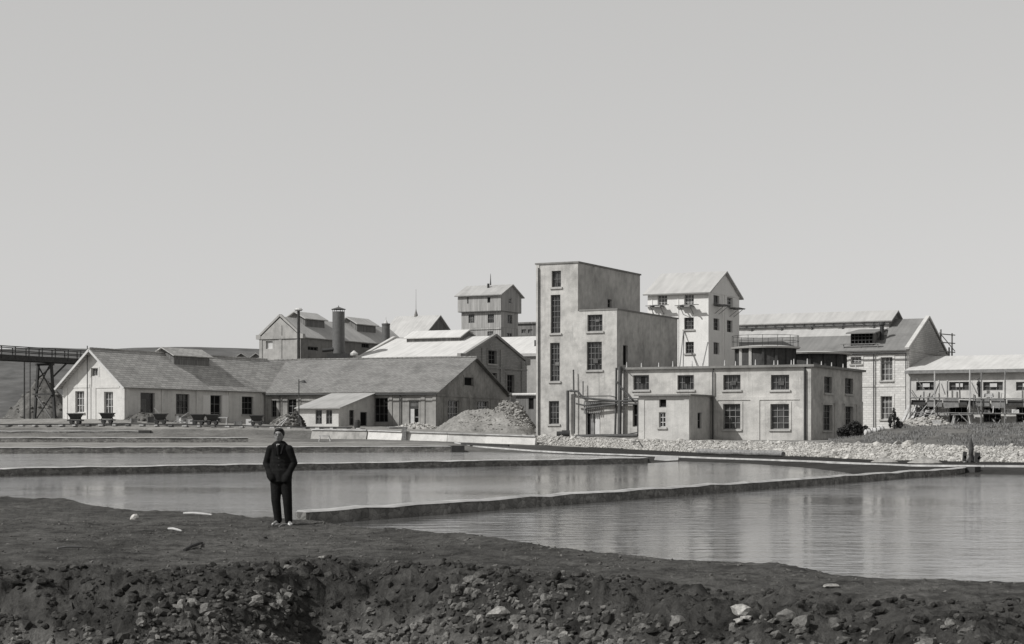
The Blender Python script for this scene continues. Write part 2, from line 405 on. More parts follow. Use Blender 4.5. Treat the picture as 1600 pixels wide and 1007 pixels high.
# ridge monitor
am = aL / 2; ar = 1.35; b0, b1 = f1.tv(272, am + ar), f1.tv(327, am + ar)
zme = f1.z(555, am + ar, b0); zmr = f1.z(544.5, am, b0)
mw = MB(); z0 = zr - ar * (zr - ze) / (wd / 2) - .1
for bb, inn in ((b0, 1), (b1, -1)):
    sd = B.side((am - ar, bb), (1, 0), (0, inn)); sd.face(mw, gable_out(0, 2 * ar, z0, zme, zmr))
for aa, inn in ((am + ar, -1), (am - ar, 1)):
    sd = B.side((aa, b0), (0, 1), (inn, 0)); sd.face(mw, rect_out(0, b1 - b0, z0, zme))
mw.build('monitor', M['boardd'], B.root, fix=False)
gable_roof(B, 'b', b0, b1, am - ar, am + ar, zme, zmr, M['tile'], 0.3, 0.45, 0.1, 'monitor_roof')
q = MB(); q.tube([front.p(front.t(140), f1.z(655, -5, 0), -.35), front.p(front.t(140), f1.z(541, -5, 0), -.35)], .05, 6)
q.build('downpipe', M['iron'], B.root)

# ================================================================== BUILDING 2 : cross wing
c2 = f1.pt(0, L1)
f2 = Frame(412, c2.y, math.radians(20)); f2.v = Vector((math.sin(ANG), math.cos(ANG)))
class SkewB(Building): pass
# keep right angles in the local frame: use a square frame at 20 degrees
f2.v = Vector((math.sin(f2.ang), math.cos(f2.ang)))
B = Building('cross_wing', 'grey workshop wing with a big slate roof and dark end gable joining the long shed', 'workshop', f2, 1.9)
A2 = f2.tu(682); D2 = f2.tv(792, A2); ze2 = f2.z(613.5, A2 / 2, 0); zr2 = f2.z(563, A2 / 2, D2 / 2); zg = 1.6; aS = -5.0
front = B.side((0, 0), (1, 0), (0, 1)); gab = B.side((A2, 0), (0, 1), (-1, 0))
fr_w = [(449, 624, 463, 656), (585, 622, 606, 660), (639.5, 626, 654, 665), (424, 626, 432, 652)]
fw = [front.rect(*q) for q in fr_w]
front.face(B.w, rect_out(aS, A2, zg, ze2), fw, 0.3)
for x0, x1 in ((416, 418.5), (438, 440.5), (466, 470), (608, 613), (624, 627), (658, 664), (676, 681.5)):
    front.obox(B.w, front.t(x0), front.t(x1), -0.08, -.002, zg, ze2 - .2)
frame_strip(front, B.w, fw[2], 0.18)
gw = [gab.rect(*q) for q in ((725, 590, 739.5, 603), (700, 626, 718, 657), (746, 627, 763.5, 652))]
gab.face(B.w, gable_out(0, D2, zg, ze2, zr2), gw, 0.3)
for x0, x1 in ((682.3, 687), (693, 697), (720, 727), (733, 737), (766, 771), (780, 790)): gab.obox(B.w, gab.t(x0), gab.t(x1), -0.07, -.002, zg, gab.z(621, 3))
gab.obox(B.w, 0, D2, -0.10, -.072, gab.z(620.5, 5), gab.z(619.5, 5) + .18)
frame_strip(gab, B.w, gw[0], 0.22, -.05)
bk = B.side((aS, D2), (1, 0), (0, -1)); bk.face(B.w, rect_out(0, A2 - aS, zg, ze2))
B.walls(M['cement'])
B.window(front, fw[0], 2, 3, .3, M['timberm'], M['dark']); B.window(front, fw[1], 3, 3, .3, M['frame'], M['dark'])
d = B.window(front, fw[2], 2, 3, .3, M['framew'], M['dark'], name='door', opened=None)
q = MB(); t0, t1, z0, z1 = fw[2]; front.obox(q, t0 + .08, t0 + (t1 - t0) * .5, .1, .16, z0 + .02, z0 + (z1 - z0) * .66); q.build('door_leaf', M['framew'], d)
q = MB(); front.obox(q, t0 + .1, t1 - .1, .08, .12, z0 + (z1 - z0) * .70, z1 - .1); q.build('transom', M['glassl'], d)
B.window(front, fw[3], 2, 3, .3, M['frame'], M['dark'])
B.window(gab, gw[0], 1, 1, .3, M['frame'], M['dark']); B.window(gab, gw[1], 4, 3, .3, M['framew'], M['glass']); B.window(gab, gw[2], 4, 3, .3, M['framew'], M['glass'])
rf = gable_roof(B, 'a', aS, A2, 0, D2, ze2, zr2, M['tile2'], 0.5, 0.0, 0.15, over_s1=0.5)
ridge_caps(B, rf, 'a', -4.4, A2 + .45, D2 / 2, zr2 + .2, M['tile2'])
q = MB()
q.tube([(.6, -.62, ze2 - .22 - B.zb), (A2 + .3, -.62, ze2 - .30 - B.zb)], .07, 6); q.build('gutter', M['iron'], B.root)
q = MB(); q.tube([front.p(front.t(437.5), ze2 - .3, -.2), front.p(front.t(437.5), zg, -.2)], .05, 6); q.build('downpipe', M['iron'], B.root); q = MB(); q.tube([front.p(front.t(625.5), ze2 - .3, -.2), front.p(front.t(625.5), zg, -.2)], .05, 6)
q.build('downpipe', M['iron'], B.root)
f2wing = f2; A2w, D2w = A2, D2

# lean-to in front of the cross wing
dl = 3.0
sdF = front
a_r0 = f2.tu(585, 0); dep = -f2.tv(529, a_r0)               # right wall runs from px 585 (at the wall) to px 529 (front)
B2 = Building('lean_to', 'small whitewashed lean-to with a pale mono-pitch roof', 'lean-to', f2, 1.9)
bF = -dep; a_l0 = f2.tu(466.5, bF)
fl = B2.side((a_l0, bF), (1, 0), (0, 1)); rl = B2.side((a_r0, bF), (0, 1), (-1, 0)); ll = B2.side((a_l0, bF), (0, 1), (1, 0))
zfe = f2.z(638.5, a_l0, bF); zbe = f2.z(615, a_r0, 0); wl = a_r0 - a_l0
rr = [fl.rect(493, 641, 503, 663), fl.rect(509.5, 641, 519, 663)]
fl.face(B2.w, rect_out(0, wl, 1.6, zfe), rr, .2)
rq = [rl.rect(546, 641, 553.5, 665), rl.rect(563, 644, 574, 666)]
rl.face(B2.w, [(0, 1.6), (dep, 1.6), (dep, zbe), (0, zfe)], rq, .2)
ll.face(B2.w, [(0, 1.6), (dep, 1.6), (dep, zbe), (0, zfe)])
B2.walls(M['lime'])
for r in rr: B2.window(fl, r, 2, 2, .2, M['timberm'], M['glass'])
B2.window(rl, rq[0], 2, 2, .2, M['frame'], M['dark']); B2.window(rl, rq[1], 1, 1, .2, M['timberm'], M['dark'], name='door')
m = MB(); sl = (zbe - zfe) / dep
m.slab((a_l0 - .3, bF - .45, zfe - .45 * sl + .13 - 1.9), (a_r0 + .35, bF - .45, zfe - .45 * sl + .13 - 1.9), (a_r0 + .35, -.1, zbe - .1 * sl + .13 - 1.9), (a_l0 - .3, -.1, zbe - .1 * sl + .13 - 1.9), .1)
m.build('roof', M['leanroof'], B2.root)

# ================================================================== COMPLEX A
fA = Frame(838, 161.0)
zg = 0.5
a1 = fA.tu(903); a2 = fA.tu(964); a3 = fA.tu(1268)
zt = fA.z(411, a1, 0); bt = fA.tv(1000, a1)
B = Building('stair_tower', 'tall narrow grey tower with a column of slit windows, highest block of the plant', 'tower', fA, 1.0)
fr = B.side((0, 0), (1, 0), (0, 1)); rt = B.side((a1, 0), (0, 1), (-1, 0)); lf = B.side((0, 0), (0, 1), (1, 0)); bk = B.side((0, bt), (1, 0), (0, -1))
tw = [fr.rect(*q) for q in ((862, 423.5, 876.5, 449), (860.5, 461, 875.5, 521), (859.5, 536, 874.5, 596), (857.5, 627, 873.5, 663))]
fr.face(B.w, rect_out(0, a1, zg, zt), tw, .3); rd = rt.rect(949.5, 468, 956, 481)
z2 = fA.z(484.5, a2, 0)
rt.face(B.w, rect_out(0, bt, zg, zt), [rd], .3); lf.face(B.w, rect_out(0, bt, zg, zt)); bk.face(B.w, rect_out(0, a1, zg, zt))
fr.obox(B.w, 0, fr.t(843), -.06, -.002, zg, zt - .001)
B.walls(M['facade'])
for r, n in zip(tw, ((2, 2), (3, 7), (3, 7), (3, 4))): B.window(fr, r, n[0], n[1], .3, M['frame'], M['glass'], sill=True)
q = MB(); t0, t1, z0, z1 = tw[2]; fr.obox(q, t0 + .45, t1 - .12, .10, .14, z0 + 1.4, z0 + 1.7); q.build('open_pane', M['glassl'], B.root)
B.window(rt, rd, 1, 2, .3)
q = MB(); q.box(-.1, a1 + .1, -.1, bt + .1, zt - B.zb, zt + .14 - B.zb); q.build('roof', M['dull'], B.root)
q = MB(); q.tube([fr.p(.27, zg, -.14), fr.p(.27, zt - .3, -.14)], .05, 6); q.build('downpipe', M['rust'], B.root)

b2 = fA.tv(1058.5, a2)
B = Building('middle_block', 'grey block of medium height with two large grid windows, against the stair tower', 'industrial building', fA, 1.0)
fr = B.side((a1, 0), (1, 0), (0, 1)); rt = B.side((a2, 0), (0, 1), (-1, 0)); bk = B.side((a1, b2), (1, 0), (0, -1))
e = 0.006; w2 = a2 - a1
mw = [fr.rect(*q) for q in ((918, 492, 941.5, 518), (917, 534.5, 940.5, 578.5), (915.5, 645, 938, 681))]
fr.face(B.w, rect_out(e, w2, zg, z2), mw, .3, off=-.02); rd = rt.rect(973.5, 540, 981, 571)
rt.face(B.w, rect_out(-.02, b2, zg, z2), [rd], .3); bk.face(B.w, rect_out(e, w2, zg, z2))
B.walls(M['facade'])
B.window(fr, mw[0], 4, 3, .3, M['frame'], M['glass'], sill=True, off=-.02); B.window(fr, mw[1], 4, 5, .3, M['frame'], M['glass'], sill=True, off=-.02)
q = MB(); t0, t1, z0, z1 = mw[1]; fr.obox(q, t0 + .6, t0 + 1.05, .02, .06, z0 + .6, z0 + 1.0); q.build('open_pane', M['glassl'], B.root)
q = MB(); t0, t1, z0, z1 = mw[0]; fr.obox(q, t0 + .75, t0 + 1.15, .02, .06, z0 + .85, z0 + 1.05); q.build('open_pane', M['glassl'], B.root)
d = B.window(fr, mw[2], 1, 1, .3, M['framew'], M['dark'], name='door', off=-.02)
t0, t1, z0, z1 = mw[2]; q = MB(); fr.obox(q, t0 + .42, t1 - .62, .1, .16, z0 + .02, z1 - .12); q.build('door_leaf', M['timberm'], d)
q = MB(); fr.obox(q, t1 - .55, t1 - .1, .1, .15, z0 + .02, z1 - .12); q.build('side_panel', M['framew'], d)
q = MB()
for i in range(9):
    t = fr.t(915.5) + i * (fr.t(939) - fr.t(915.5)) / 8; fr.obox(q, t - .045, t + .045, -.36, -.30, fr.z(646.5, 1), fr.z(629, 1))
fr.obox(q, fr.t(915), fr.t(939.5), -.30, -.03, fr.z(629, 1), fr.z(628, 1) + .03); q.build('slatted_hood', M['timberm'], B.root)
B.window(rt, rd, 1, 1, .3, M['timber'], M['dark'], name='door')
q = MB(); q.box(a1 + .12, a2 + .08, -.08, b2 + .08, z2 - B.zb, z2 + .13 - B.zb); q.build('roof', M['dull'], B.root)

b3 = fA.tv(1347.5, a3); z3 = 7.33
B = Building('low_block', 'long low grey block with two rows of windows and a flat roof edged with pins', 'industrial building', fA, 0.8)
fr = B.side((a2, 0), (1, 0), (0, 1)); rt = B.side((a3, 0), (0, 1), (-1, 0)); bk = B.side((a2, b3), (1, 0), (0, -1)); w3 = a3 - a2; z3w = z3 - .2
ups = [fr.rect(*q) for q in ((989.5, 586.5, 1014, 609.5), (1058.5, 586.5, 1084, 609.5), (1130, 586, 1157, 609.5), (1204.5, 586, 1233, 609.5))]
los = [fr.rect(*q) for q in ((1130, 631.5, 1157, 671), (1204, 631.5, 1233, 671), (988.5, 631, 996, 667))]
fr.face(B.w, rect_out(e, w3, zg, z3w), ups + los, .32)
us = [rt.rect(*q) for q in ((1288, 589, 1300, 614.5), (1320.5, 591.5, 1333, 616))]; ls = [rt.rect(*q) for q in ((1285.5, 633, 1300, 673), (1320, 635.5, 1332.5, 674))]
rt.face(B.w, rect_out(0, b3, zg, z3w), us + ls, .32); bk.face(B.w, rect_out(e, w3, zg, z3w))
zb_ = fr.z(625.5, 12)
def pier(x0, x1, sd=fr, zt_=None): sd.obox(B.w, sd.t(x0), sd.t(x1), -.07, -.002, zg, (zt_ or zb_))
pier(1113.5, 1121.5); pier(1173, 1187); pier(1250.5, 1268)
fr.obox(B.w, fr.t(1113.5), w3, -.07, -.003, zb_, zb_ + .28)
fr.obox(B.w, fr.t(1258.5), w3, -.12, -.071, zg, z3w - .1)
zr_ = rt.z(630, 3)
pier(1268.2, 1281, rt, zr_); pier(1303.5, 1314, rt, zr_); pier(1338, 1347.2, rt, zr_); rt.obox(B.w, .02, b3, -.07, -.003, zr_, zr_ + .3)
for r in los[:2]: frame_strip(fr, B.w, r, .2, -.05)
for r in ls: frame_strip(rt, B.w, r, .2, -.05)
B.walls(M['facade'])
for i, r in enumerate(ups):
    w = B.window(fr, r, 4, 2, .32, M['frame'], M['glass'], sill=True); t0, t1, z0, z1 = r
    q = MB()
    if i < 2: fr.obox(q, t0 + .62, t0 + 1.05, .20, .215, z1 - .72, z1 - .15); q.build('open_pane', M['dark'], w)
    else: fr.obox(q, t0 + .6, t0 + 1.1, .12, .16, z0 + .4, z0 + .75); q.build('open_pane', M['glassl'], w)
for r in los[:2]: B.window(fr, r, 3, 4, .32, M['timberm'], M['glass'], sill=True, bar=.06)
B.window(fr, los[2], 1, 2, .32, M['frame'], M['dark'], name='door')
for r in us: B.window(rt, r, 2, 2, .32, M['frame'], M['glass'], sill=True)
for r in ls: B.window(rt, r, 3, 4, .32, M['frame'], M['glass'], sill=True)
q = MB(); q.box(a2 + .2, a3 + .3, -.3, b3 + .2, z3w - B.zb, z3 - B.zb); q.build('roof', M['dull'], B.root)
px = [980, 1003, 1030, 1052, 1082, 1098, 1133, 1150, 1181, 1210, 1216, 1237, 1241, 1262]
for x in px:
    q = MB(); t = fr.t(x); h = .28 + .1 * (x % 3); q.tube([fr.p(t, z3 - .01, -.1), fr.p(t, z3 + h, -.1)], [.06, .035], 6); q.build('roof_pin', M['framew'], B.root)
for bb in (2.5, 5.5, 9, 13):
    q = MB(); q.tube([rt.p(bb, z3 - .01, -.1), rt.p(bb, z3 + .35, -.1)], [.06, .035], 6); q.build('roof_pin', M['framew'], B.root)
q = MB(); q.tube([fr.p(fr.t(1115), zg, -.2), fr.p(fr.t(1115), z3w - .25, -.2), fr.p(fr.t(1115), z3w - .05, -.05)], .075, 8); q.build('downpipe', M['rust'], B.root)
q = MB(); q.tube([fr.p(fr.t(1259), zg, -.26), fr.p(fr.t(1259), z3w - .25, -.26), fr.p(fr.t(1259), z3w - .05, -.1)], .10, 8); q.build('downpipe', M['iron'], B.root)
lowfr, lowz = fr, z3

# annexe
ar_ = fA.tu(1110.5); D = -fA.tv(1077, ar_); al_ = fA.tu(998, -D)
B = Building('annexe', 'small flat-roofed annexe with one barred window standing forward of the low block', 'annexe', fA, 0.8)
fr = B.side((al_, -D), (1, 0), (0, 1)); rt = B.side((ar_, -D), (0, 1), (-1, 0)); lf = B.side((al_, -D), (0, 1), (1, 0))
zt = fA.z(618.5, ar_, -D); zt0 = zt
w = ar_ - al_
rr = [fr.rect(1030, 622.5, 1041, 637), fr.rect(1029.5, 644.5, 1040, 668)]
fr.face(B.w, rect_out(0, w, zg, zt), rr, .25); rs = rt.rect(1090, 645, 1096.5, 670); rt.face(B.w, rect_out(0, D, zg, zt), [rs], .25); lf.face(B.w, rect_out(0, D, zg, zt))
fr.obox(B.w, 0, fr.t(1007), -.05, -.002, zg, zt - .3); fr.obox(B.w, 0, w, -.05, -.002, zt - .3, zt - .01); fr.obox(B.w, fr.t(1069), w, -.05, -.002, zg, zt - .3)
B.walls(M['annexe'])
B.window(fr, rr[0], 1, 1, .25, M['frame'], M['dark']); B.window(fr, rr[1], 2, 3, .25, M['framew'], M['glass'], sill=True); B.window(rt, rs, 1, 2, .25, M['frame'], M['dark'])
q = MB(); q.box(al_ - .3, ar_ + .25, -D - .35, -.01, zt - B.zb, zt + .13 - B.zb); q.build('roof', M['dull'], B.root)

# pipework on the front of the plant
def Af(px, py, off): t = fA.tu(px, -off); return Vector((*fA.pt(t, -off), fA.z(py, t, -off)))
o = Af(945, 682, .4); T = thing('pipework', 'dark pipes and elbows running across the front of the middle block', 'pipework', o)
def pipe(pts, r, off=.4, name='pipe'):
    m = MB(); m.tube([Af(*(p if len(p) == 3 else (*p, off))) - o for p in pts], r, 8); m.build(name, M['rust'], T, smooth=False)
pipe([(887, 674), (887, 611), (893, 611)], .13); pipe([(896, 578), (896.5, 611)], .07); pipe([(893, 611), (903, 612), (911, 622), (962, 627), (1000, 627)], .10, .5)
pipe([(911, 596), (911, 622)], .05); pipe([(963, 575, .3), (962.5, 621, .3), (961, 682, .3)], .09); pipe([(969, 573, .45), (968, 682, .45)], .17); pipe([(975, 574, .3), (974, 680, .3)], .05)
pipe([(962, 632), (916, 638), (916, 647)], .10, .55); pipe([(900, 631), (914, 634), (938, 630), (997, 632)], .07, .45); pipe([(963, 596), (975, 611), (988, 625)], .08, .7); pipe([(997, 623, .6), (996.5, 682, .6)], .06); pipe([(974, 624, .6), (997, 623, .6)], .05)
pipe([(974, 680, .6), (997, 676, .6)], .05); pipe([(900, 682, 1.0), (940, 681, 1.0), (996, 681, 1.0)], .14); pipe([(905, 619.5), (954, 619), (962, 621)], .045, .45); pipe([(976, 576, .35), (990, 590, .35)], .03)
pipe([(898, 612), (897.5, 678)], .06, .35)

# ================================================================== roof tanks
def tank(px, py_top, rad_px, d, zfloor, label, lip, fence):
    r = rad_px * d / F; zt = zat(py_top, d - r); c = Vector(((px - CX) / F * d, d, zfloor))
    T = thing('round_tank', label, 'tank', c, 0, 'round tanks on the flat roof'); h = zt - zfloor
    m = MB(); m.lathe((0, 0, 0), [(r * .90, 0), (r * .90, h - .17)], 48); m.build('shell', M['timber'], T)  # shell near black: the shade under the cover is put into its colour
    m = MB(); m.lathe((0, 0, 0), [(r * 1.06, h - .17), (r * 1.09, h - .02), (r * .6, h + .12), (.05, h + .16)], 48); m.build('cover', M['trim'], T)
    for k in range(14):
        t = 2 * math.pi * k / 14; m = MB(); x, y = r * .92 * math.cos(t), r * .92 * math.sin(t); m.bar((x, y, 0), (x, y, h - .175), .22, .22); m.build('stave', M['trim'] if k in (8, 9) else M['timber'], T)  # dark staves carry the same painted shade, two are left pale
    if fence:
        R = r * 1.04
        m = MB(); n = 14
        for zz in (h + .5, h + 1.0): m.tube([(R * math.cos(2 * math.pi * k / 28), R * math.sin(2 * math.pi * k / 28), zz) for k in range(29)], .02, 5)
        for k in range(n):
            t = 2 * math.pi * k / n; m.tube([(R * math.cos(t), R * math.sin(t), h - .1), (R * math.cos(t), R * math.sin(t), h + 1.02)], .022, 5)
        m.build('railing', M['iron'], T)
    return T
tank(1196, 540.5, 50, 163, lowz - .05, 'round tank with a railing round its pale cover on the flat roof', 0, True)
tank(1268, 550, 58, 172, lowz - .05, 'lower round tank without railing, its pale cover showing behind the railed one', 0, False)

# ================================================================== white tower B
fB = Frame(1107, 181.0)
B = Building('white_tower', 'white four-storey building with a pale gable roof and window platforms', 'tower', fB, 2.0)
aB = fB.tu(1012); bB = fB.tv(1155, 0); ze = fB.z(456, 0, 0); zr = fB.z(426.5, 0, bB / 2); wB = -aB
fr = B.side((aB, 0), (1, 0), (0, 1)); rt = B.side((0, 0), (0, 1), (-1, 0)); lf = B.side((aB, 0), (0, 1), (1, 0)); bk = B.side((aB, bB), (1, 0), (0, -1))
fw = [fr.rect(*q) for q in ((1027.5, 461.5, 1042.5, 478), (1069, 460.5, 1084, 478), (1069, 496.5, 1084, 515), (1071, 534.5, 1084, 552.5))]
fr.face(B.w, rect_out(0, wB, 1, ze), fw, .3)
gw = [rt.rect(*q) for q in ((1115, 462, 1124, 479), (1136, 465, 1145, 481), (1115, 498, 1124, 516.5), (1136, 501, 1144.5, 519.5), (1115, 535.5, 1124, 554))]
rt.face(B.w, gable_out(0, bB, 1, ze, zr), gw, .3); lf.face(B.w, gable_out(0, bB, 1, ze, zr)); bk.face(B.w, rect_out(0, wB, 1, ze))
fr.obox(B.w, fr.t(1059), fr.t(1060.5), -.05, -.002, 1, ze - .1); fr.obox(B.w, fr.t(1018), fr.t(1019.5), -.05, -.002, 1, ze - .1)
rt.obox(B.w, 0.01, bB, -.06, -.002, ze - .05, ze + .08)
for x in (1128, 1132): rt.obox(B.w, rt.t(x), rt.t(x + 1.2), -.05, -.002, 1, ze - .06)
B.walls(M['white'])
for i, r in enumerate(fw): B.window(fr, r, 3, 3, .3, M['framew'] if i < 2 else M['frame'], M['glass'] if i > 1 else M['glassl'], sill=i > 1)
for i, r in enumerate(gw): B.window(rt, r, 2, 3, .3, M['framew'] if i == 1 else M['frame'], M['glassl'] if i in (0, 4) else M['glass'])
rf = gable_roof(B, 'a', aB, 0, 0, bB, ze, zr, M['newroof'], .5, .35, .14)
WT = B
def Bf(px, py, off): t = fB.tu(px, -off); return Vector((*fB.pt(t, -off), fB.z(py, t, -off)))
def platform(p, dirv, out, ln, label, name='window_platform'):
    T = thing(name, label, 'scaffold platform', p, 0, 'work platforms under the top windows of the white tower')
    u, o_ = Vector((dirv.x, dirv.y, 0)), Vector((out.x, out.y, 0))
    for k in range(3):
        m = MB(); c = o_ * (.25 + .32 * k); e = .5 * ((k * 7) % 3 - 1)
        m.bar(c - u * (ln / 2 - e), c + u * (ln / 2 + e), .28, .06); m.build('plank', M['timberm'], T)
    for s in (-.32, .3):
        m = MB(); m.bar(u * (ln * s) - o_ * .4 - Vector((0, 0, .09)), u * (ln * s) + o_ * 1.25 - Vector((0, 0, .09)), .12, .1); m.build('bearer', M['timberm'], T)
        m = MB(); m.bar(u * (ln * s) + o_ * 1.0 - Vector((0, 0, .16)), u * (ln * s) + o_ * .02 - Vector((0, 0, .9)), .05, .05); m.build('brace', M['timberm'], T)
for px, py, lab in ((1030, 478, 'window platform of planks under the top left front window of the white tower'), (1076, 477.5, 'window platform of planks under the top right front window of the white tower')):
    platform(Bf(px, py, 0.0), fB.u, -fB.v, 1.75, lab)
for px, lab in ((1120, 'plank platform at the shaded near window of the white tower gable'), (1143, 'plank platform at the shaded far window of the white tower gable')):
    t = rt.t(px); w = fB.pt(0, t); platform(Vector((w.x, w.y, rt.z(477 + (px > 1130) * 5, t))), fB.v, fB.u, 1.9, lab)
for pa, pb, lab in (((1062, 575, 3.2), (1068, 517, .05), 'thin pole leaning on the white tower below a dark window'), ((1067.5, 575, 2.2), (1068.6, 516, .05), 'upright pole set against the white tower beside its leaning neighbour'), ((1098, 572, 3.0), (1106, 535, .05), 'short pole leaning at the corner of the white tower')):
    A, Z_ = Bf(*pa), Bf(*pb); m = MB(); m.tube([Vector((0, 0, 0)), Z_ - A], .05, 6); ob = m.build('wooden_pole', M['timberm']); ob.location = A; tag(ob, lab, 'pole', 'poles leaning on the white tower')

# ================================================================== big hall G
fG = Frame(1420, 183.0)
B = Building('machine_hall', 'large whitewashed brick hall with a glazed ridge monitor and dormer', 'hall', fG, 1.5)
aG = fG.tu(1100); bG = fG.tv(1480, 0); ze = fG.z(546.5, 0, 0); zr = fG.z(500, 0, bG / 2)
fr = B.side((aG, 0), (1, 0), (0, 1)); rt = B.side((0, 0), (0, 1), (-1, 0)); wG = -aG; bm_ = bG / 2
gw = [fr.rect(*q) for q in ((1376, 558.5, 1394.5, 595), (1376, 619.5, 1394, 655.5), (1329.5, 558, 1346, 569))]
fr.face(B.w, rect_out(0, wG, 1, ze), gw, .35); fr.obox(B.w, 0, wG, -.05, -.002, fr.z(604.5, wG), fr.z(603.5, wG) + .12)
bk = B.side((aG, bG), (1, 0), (0, -1)); bk.face(B.w, rect_out(0, wG, 1, ze)); lf = B.side((aG, 0), (0, 1), (1, 0)); lf.face(B.w, gable_out(0, bG, 1, ze, zr))
for r in gw: frame_strip(fr, B.w, r, .22, -.05)
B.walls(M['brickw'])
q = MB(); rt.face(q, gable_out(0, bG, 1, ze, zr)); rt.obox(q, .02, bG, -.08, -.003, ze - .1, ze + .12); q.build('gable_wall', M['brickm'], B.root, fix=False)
for r in gw: B.window(fr, r, 3, 4, .35, M['framew'], M['glassl'], sill=True)
sl = (zr - ze) / bm_; bs = bm_ * .42; up = .17
def rp(a, b): return (a, b, ze + sl * b + up - B.zb)
B.slab('roof', [rp(aG, -.5), rp(-.15, -.5), rp(-.15, bs), rp(aG, bs)], .14, M['greyroof'])
m = MB(); m.slab(rp(aG, bs + .02), rp(-.15, bs + .02), rp(-.15, bm_), rp(aG, bm_), .12)
m.build('upper_roof', M['greyroof'], B.root)
m = MB(); m.slab(rp(aG, bs + .2)[:2] + (rp(0, bs + .2)[2] + .05,), (fG.tu(1385, bs), bs + .2, rp(0, bs + .2)[2] + .05), (fG.tu(1385, bm_), bm_, rp(0, bm_)[2] + .05), (aG, bm_, rp(0, bm_)[2] + .05), .045); m.build('new_sheeting', M['newroof'], B.root)
m = MB(); m.slab((aG, bG + .5, ze - .5 * sl + up - B.zb), (-.15, bG + .5, ze - .5 * sl + up - B.zb), (-.15, bm_ + .003, zr + up - B.zb), (aG, bm_ + .003, zr + up - B.zb), .14); m.build('roof', M['greyroof'], B.root)
m = MB()
m.bar((-.1, -.45, ze + .28 - .4 * sl - B.zb), (-.1, bm_, zr + .34 - B.zb), .42, .22); m.bar((-.1, bG + .4, ze + .28 - .4 * sl - B.zb), (-.1, bm_ + .02, zr + .335 - B.zb), .42, .22); m.build('coping', M['trim'], B.root)
q = MB(); q.tube([(aG, -.62, ze - .36 - B.zb), (-.1, -.62, ze - .36 - B.zb)], .08, 6); q.build('gutter', M['iron'], B.root)
q = MB(); q.tube([fr.p(fr.t(1366), ze - .4, -.2), fr.p(fr.t(1366), 1.2, -.2)], .06, 6); q.build('downpipe', M['iron'], B.root); q = MB(); q.tube([fr.p(wG - .25, ze - .4, -.2), fr.p(wG - .25, 1.2, -.2)], .06, 6); q.build('downpipe', M['iron'], B.root)
# monitor along the ridge
am = fG.tu(1399, bm_); wm = 2.6; zmr = fG.z(487, am, bm_); zme = zmr - 1.15; mz0 = zr - wm * sl
m = MB(); sd = B.side((am, bm_ - wm), (0, 1), (-1, 0)); sd.face(m, gable_out(0, 2 * wm, mz0, zme, zmr)); m.build('monitor_gable', M['dull'], B.root, fix=False)
m = MB(); m.box(aG, am - .02, bm_ - wm + .05, bm_ + wm - .05, mz0 + .1 - B.zb, zme - .02 - B.zb); m.build('clerestory', M['newroof'], B.root)
gable_roof(B, 'a', aG, am, bm_ - wm, bm_ + wm, zme, zmr, M['newroof'], .22, .0, .12, 'monitor_roof', over_s1=.35)
m = MB(); n = int((am - aG) / 1.05)
for i in range(n):
    a = aG + (am - aG) * (i + .5) / n; m.bar((a, bm_ - wm - .08, zme - .38 - B.zb), (a, bm_ - wm - .1, zme - .02 - B.zb), .1, .1)
m.tube([(aG, bm_ - wm - .1, zme - .4 - B.zb), (am, bm_ - wm - .1, zme - .4 - B.zb)], .07, 5); m.tube([(aG, bm_ - wm - .1, zme - .05 - B.zb), (am, bm_ - wm - .1, zme - .05 - B.zb)], .06, 5)
m.build('monitor_railing', M['iron'], B.root)
for i in range(9):
    a = am - 1.6 - i * 3.4; m = MB()
    if a < aG: break
    m.bar((a, bm_ - wm - .1, zme - .4 - B.zb), (a, bm_ - wm - .1, mz0 + .1 - B.zb), .13); m.bar((a, bm_ - wm - .15, mz0 + .5 - B.zb), (a - .7, bm_ - wm - .15, zme - .4 - B.zb), .1); m.build('bracket', M['iron'], B.root)
# dormer
d0 = bm_ * .10; ad0, ad1 = fG.tu(1329.5, d0), fG.tu(1363.5, d0); zd0 = ze + d0 * sl + .1; zd1 = fG.z(519, ad1, d0); bb = (zd1 + .15 - ze) / sl + .2
D_ = MB(); D_.slab((ad0 - .4, d0 - .5, zd1 - .05 - B.zb), (ad1 + .4, d0 - .5, zd1 - .05 - B.zb), (ad1 + .4, bb, zd1 + .55 - B.zb), (ad0 - .4, bb, zd1 + .55 - B.zb), .12); dm = D_.build('dormer', M['greyroof'], B.root)
m = MB()
for a in (ad0, ad1): m.quad((a, d0, zd0 - B.zb), (a, bb, ze + bb * sl - B.zb), (a, bb, zd1 + .4 - B.zb), (a, d0, zd1 - .15 - B.zb))
m.build('cheek', M['dull'], dm, fix=False)
m = MB(); m.quad((ad0, d0 + .5, zd0 - B.zb), (ad1, d0 + .5, zd0 - B.zb), (ad1, d0 + .5, zd1 - B.zb), (ad0, d0 + .5, zd1 - B.zb)); m.build('opening', M['dark'], dm, fix=False)
m = MB()
for i in range(7): a = ad0 + (ad1 - ad0) * i / 6; m.bar((a, d0 + .1, zd0 - B.zb), (a, d0 + .1, zd1 - .2 - B.zb), .08)
for zz in (.15, .45, .7): m.bar((ad0, d0 + .08, zd0 + (zd1 - zd0) * zz - B.zb), (ad1, d0 + .08, zd0 + (zd1 - zd0) * zz - B.zb), .07)
m.build('dormer_bars', M['iron'], dm)
m = MB(); zz = zd0 + .25
m.bar((ad0 - .9, d0 - .6, zz - B.zb), (ad1 + 1.0, d0 - .6, zz - B.zb), .3, .07)
for a in (ad0 - .6, (ad0 + ad1) / 2, ad1 + .7): m.bar((a, d0 - .6, zz - B.zb), (a, d0 - .55, ze + (d0 - .55) * sl + .1 - B.zb), .08)
m.build('roof_platform', M['timberm'], B.root)
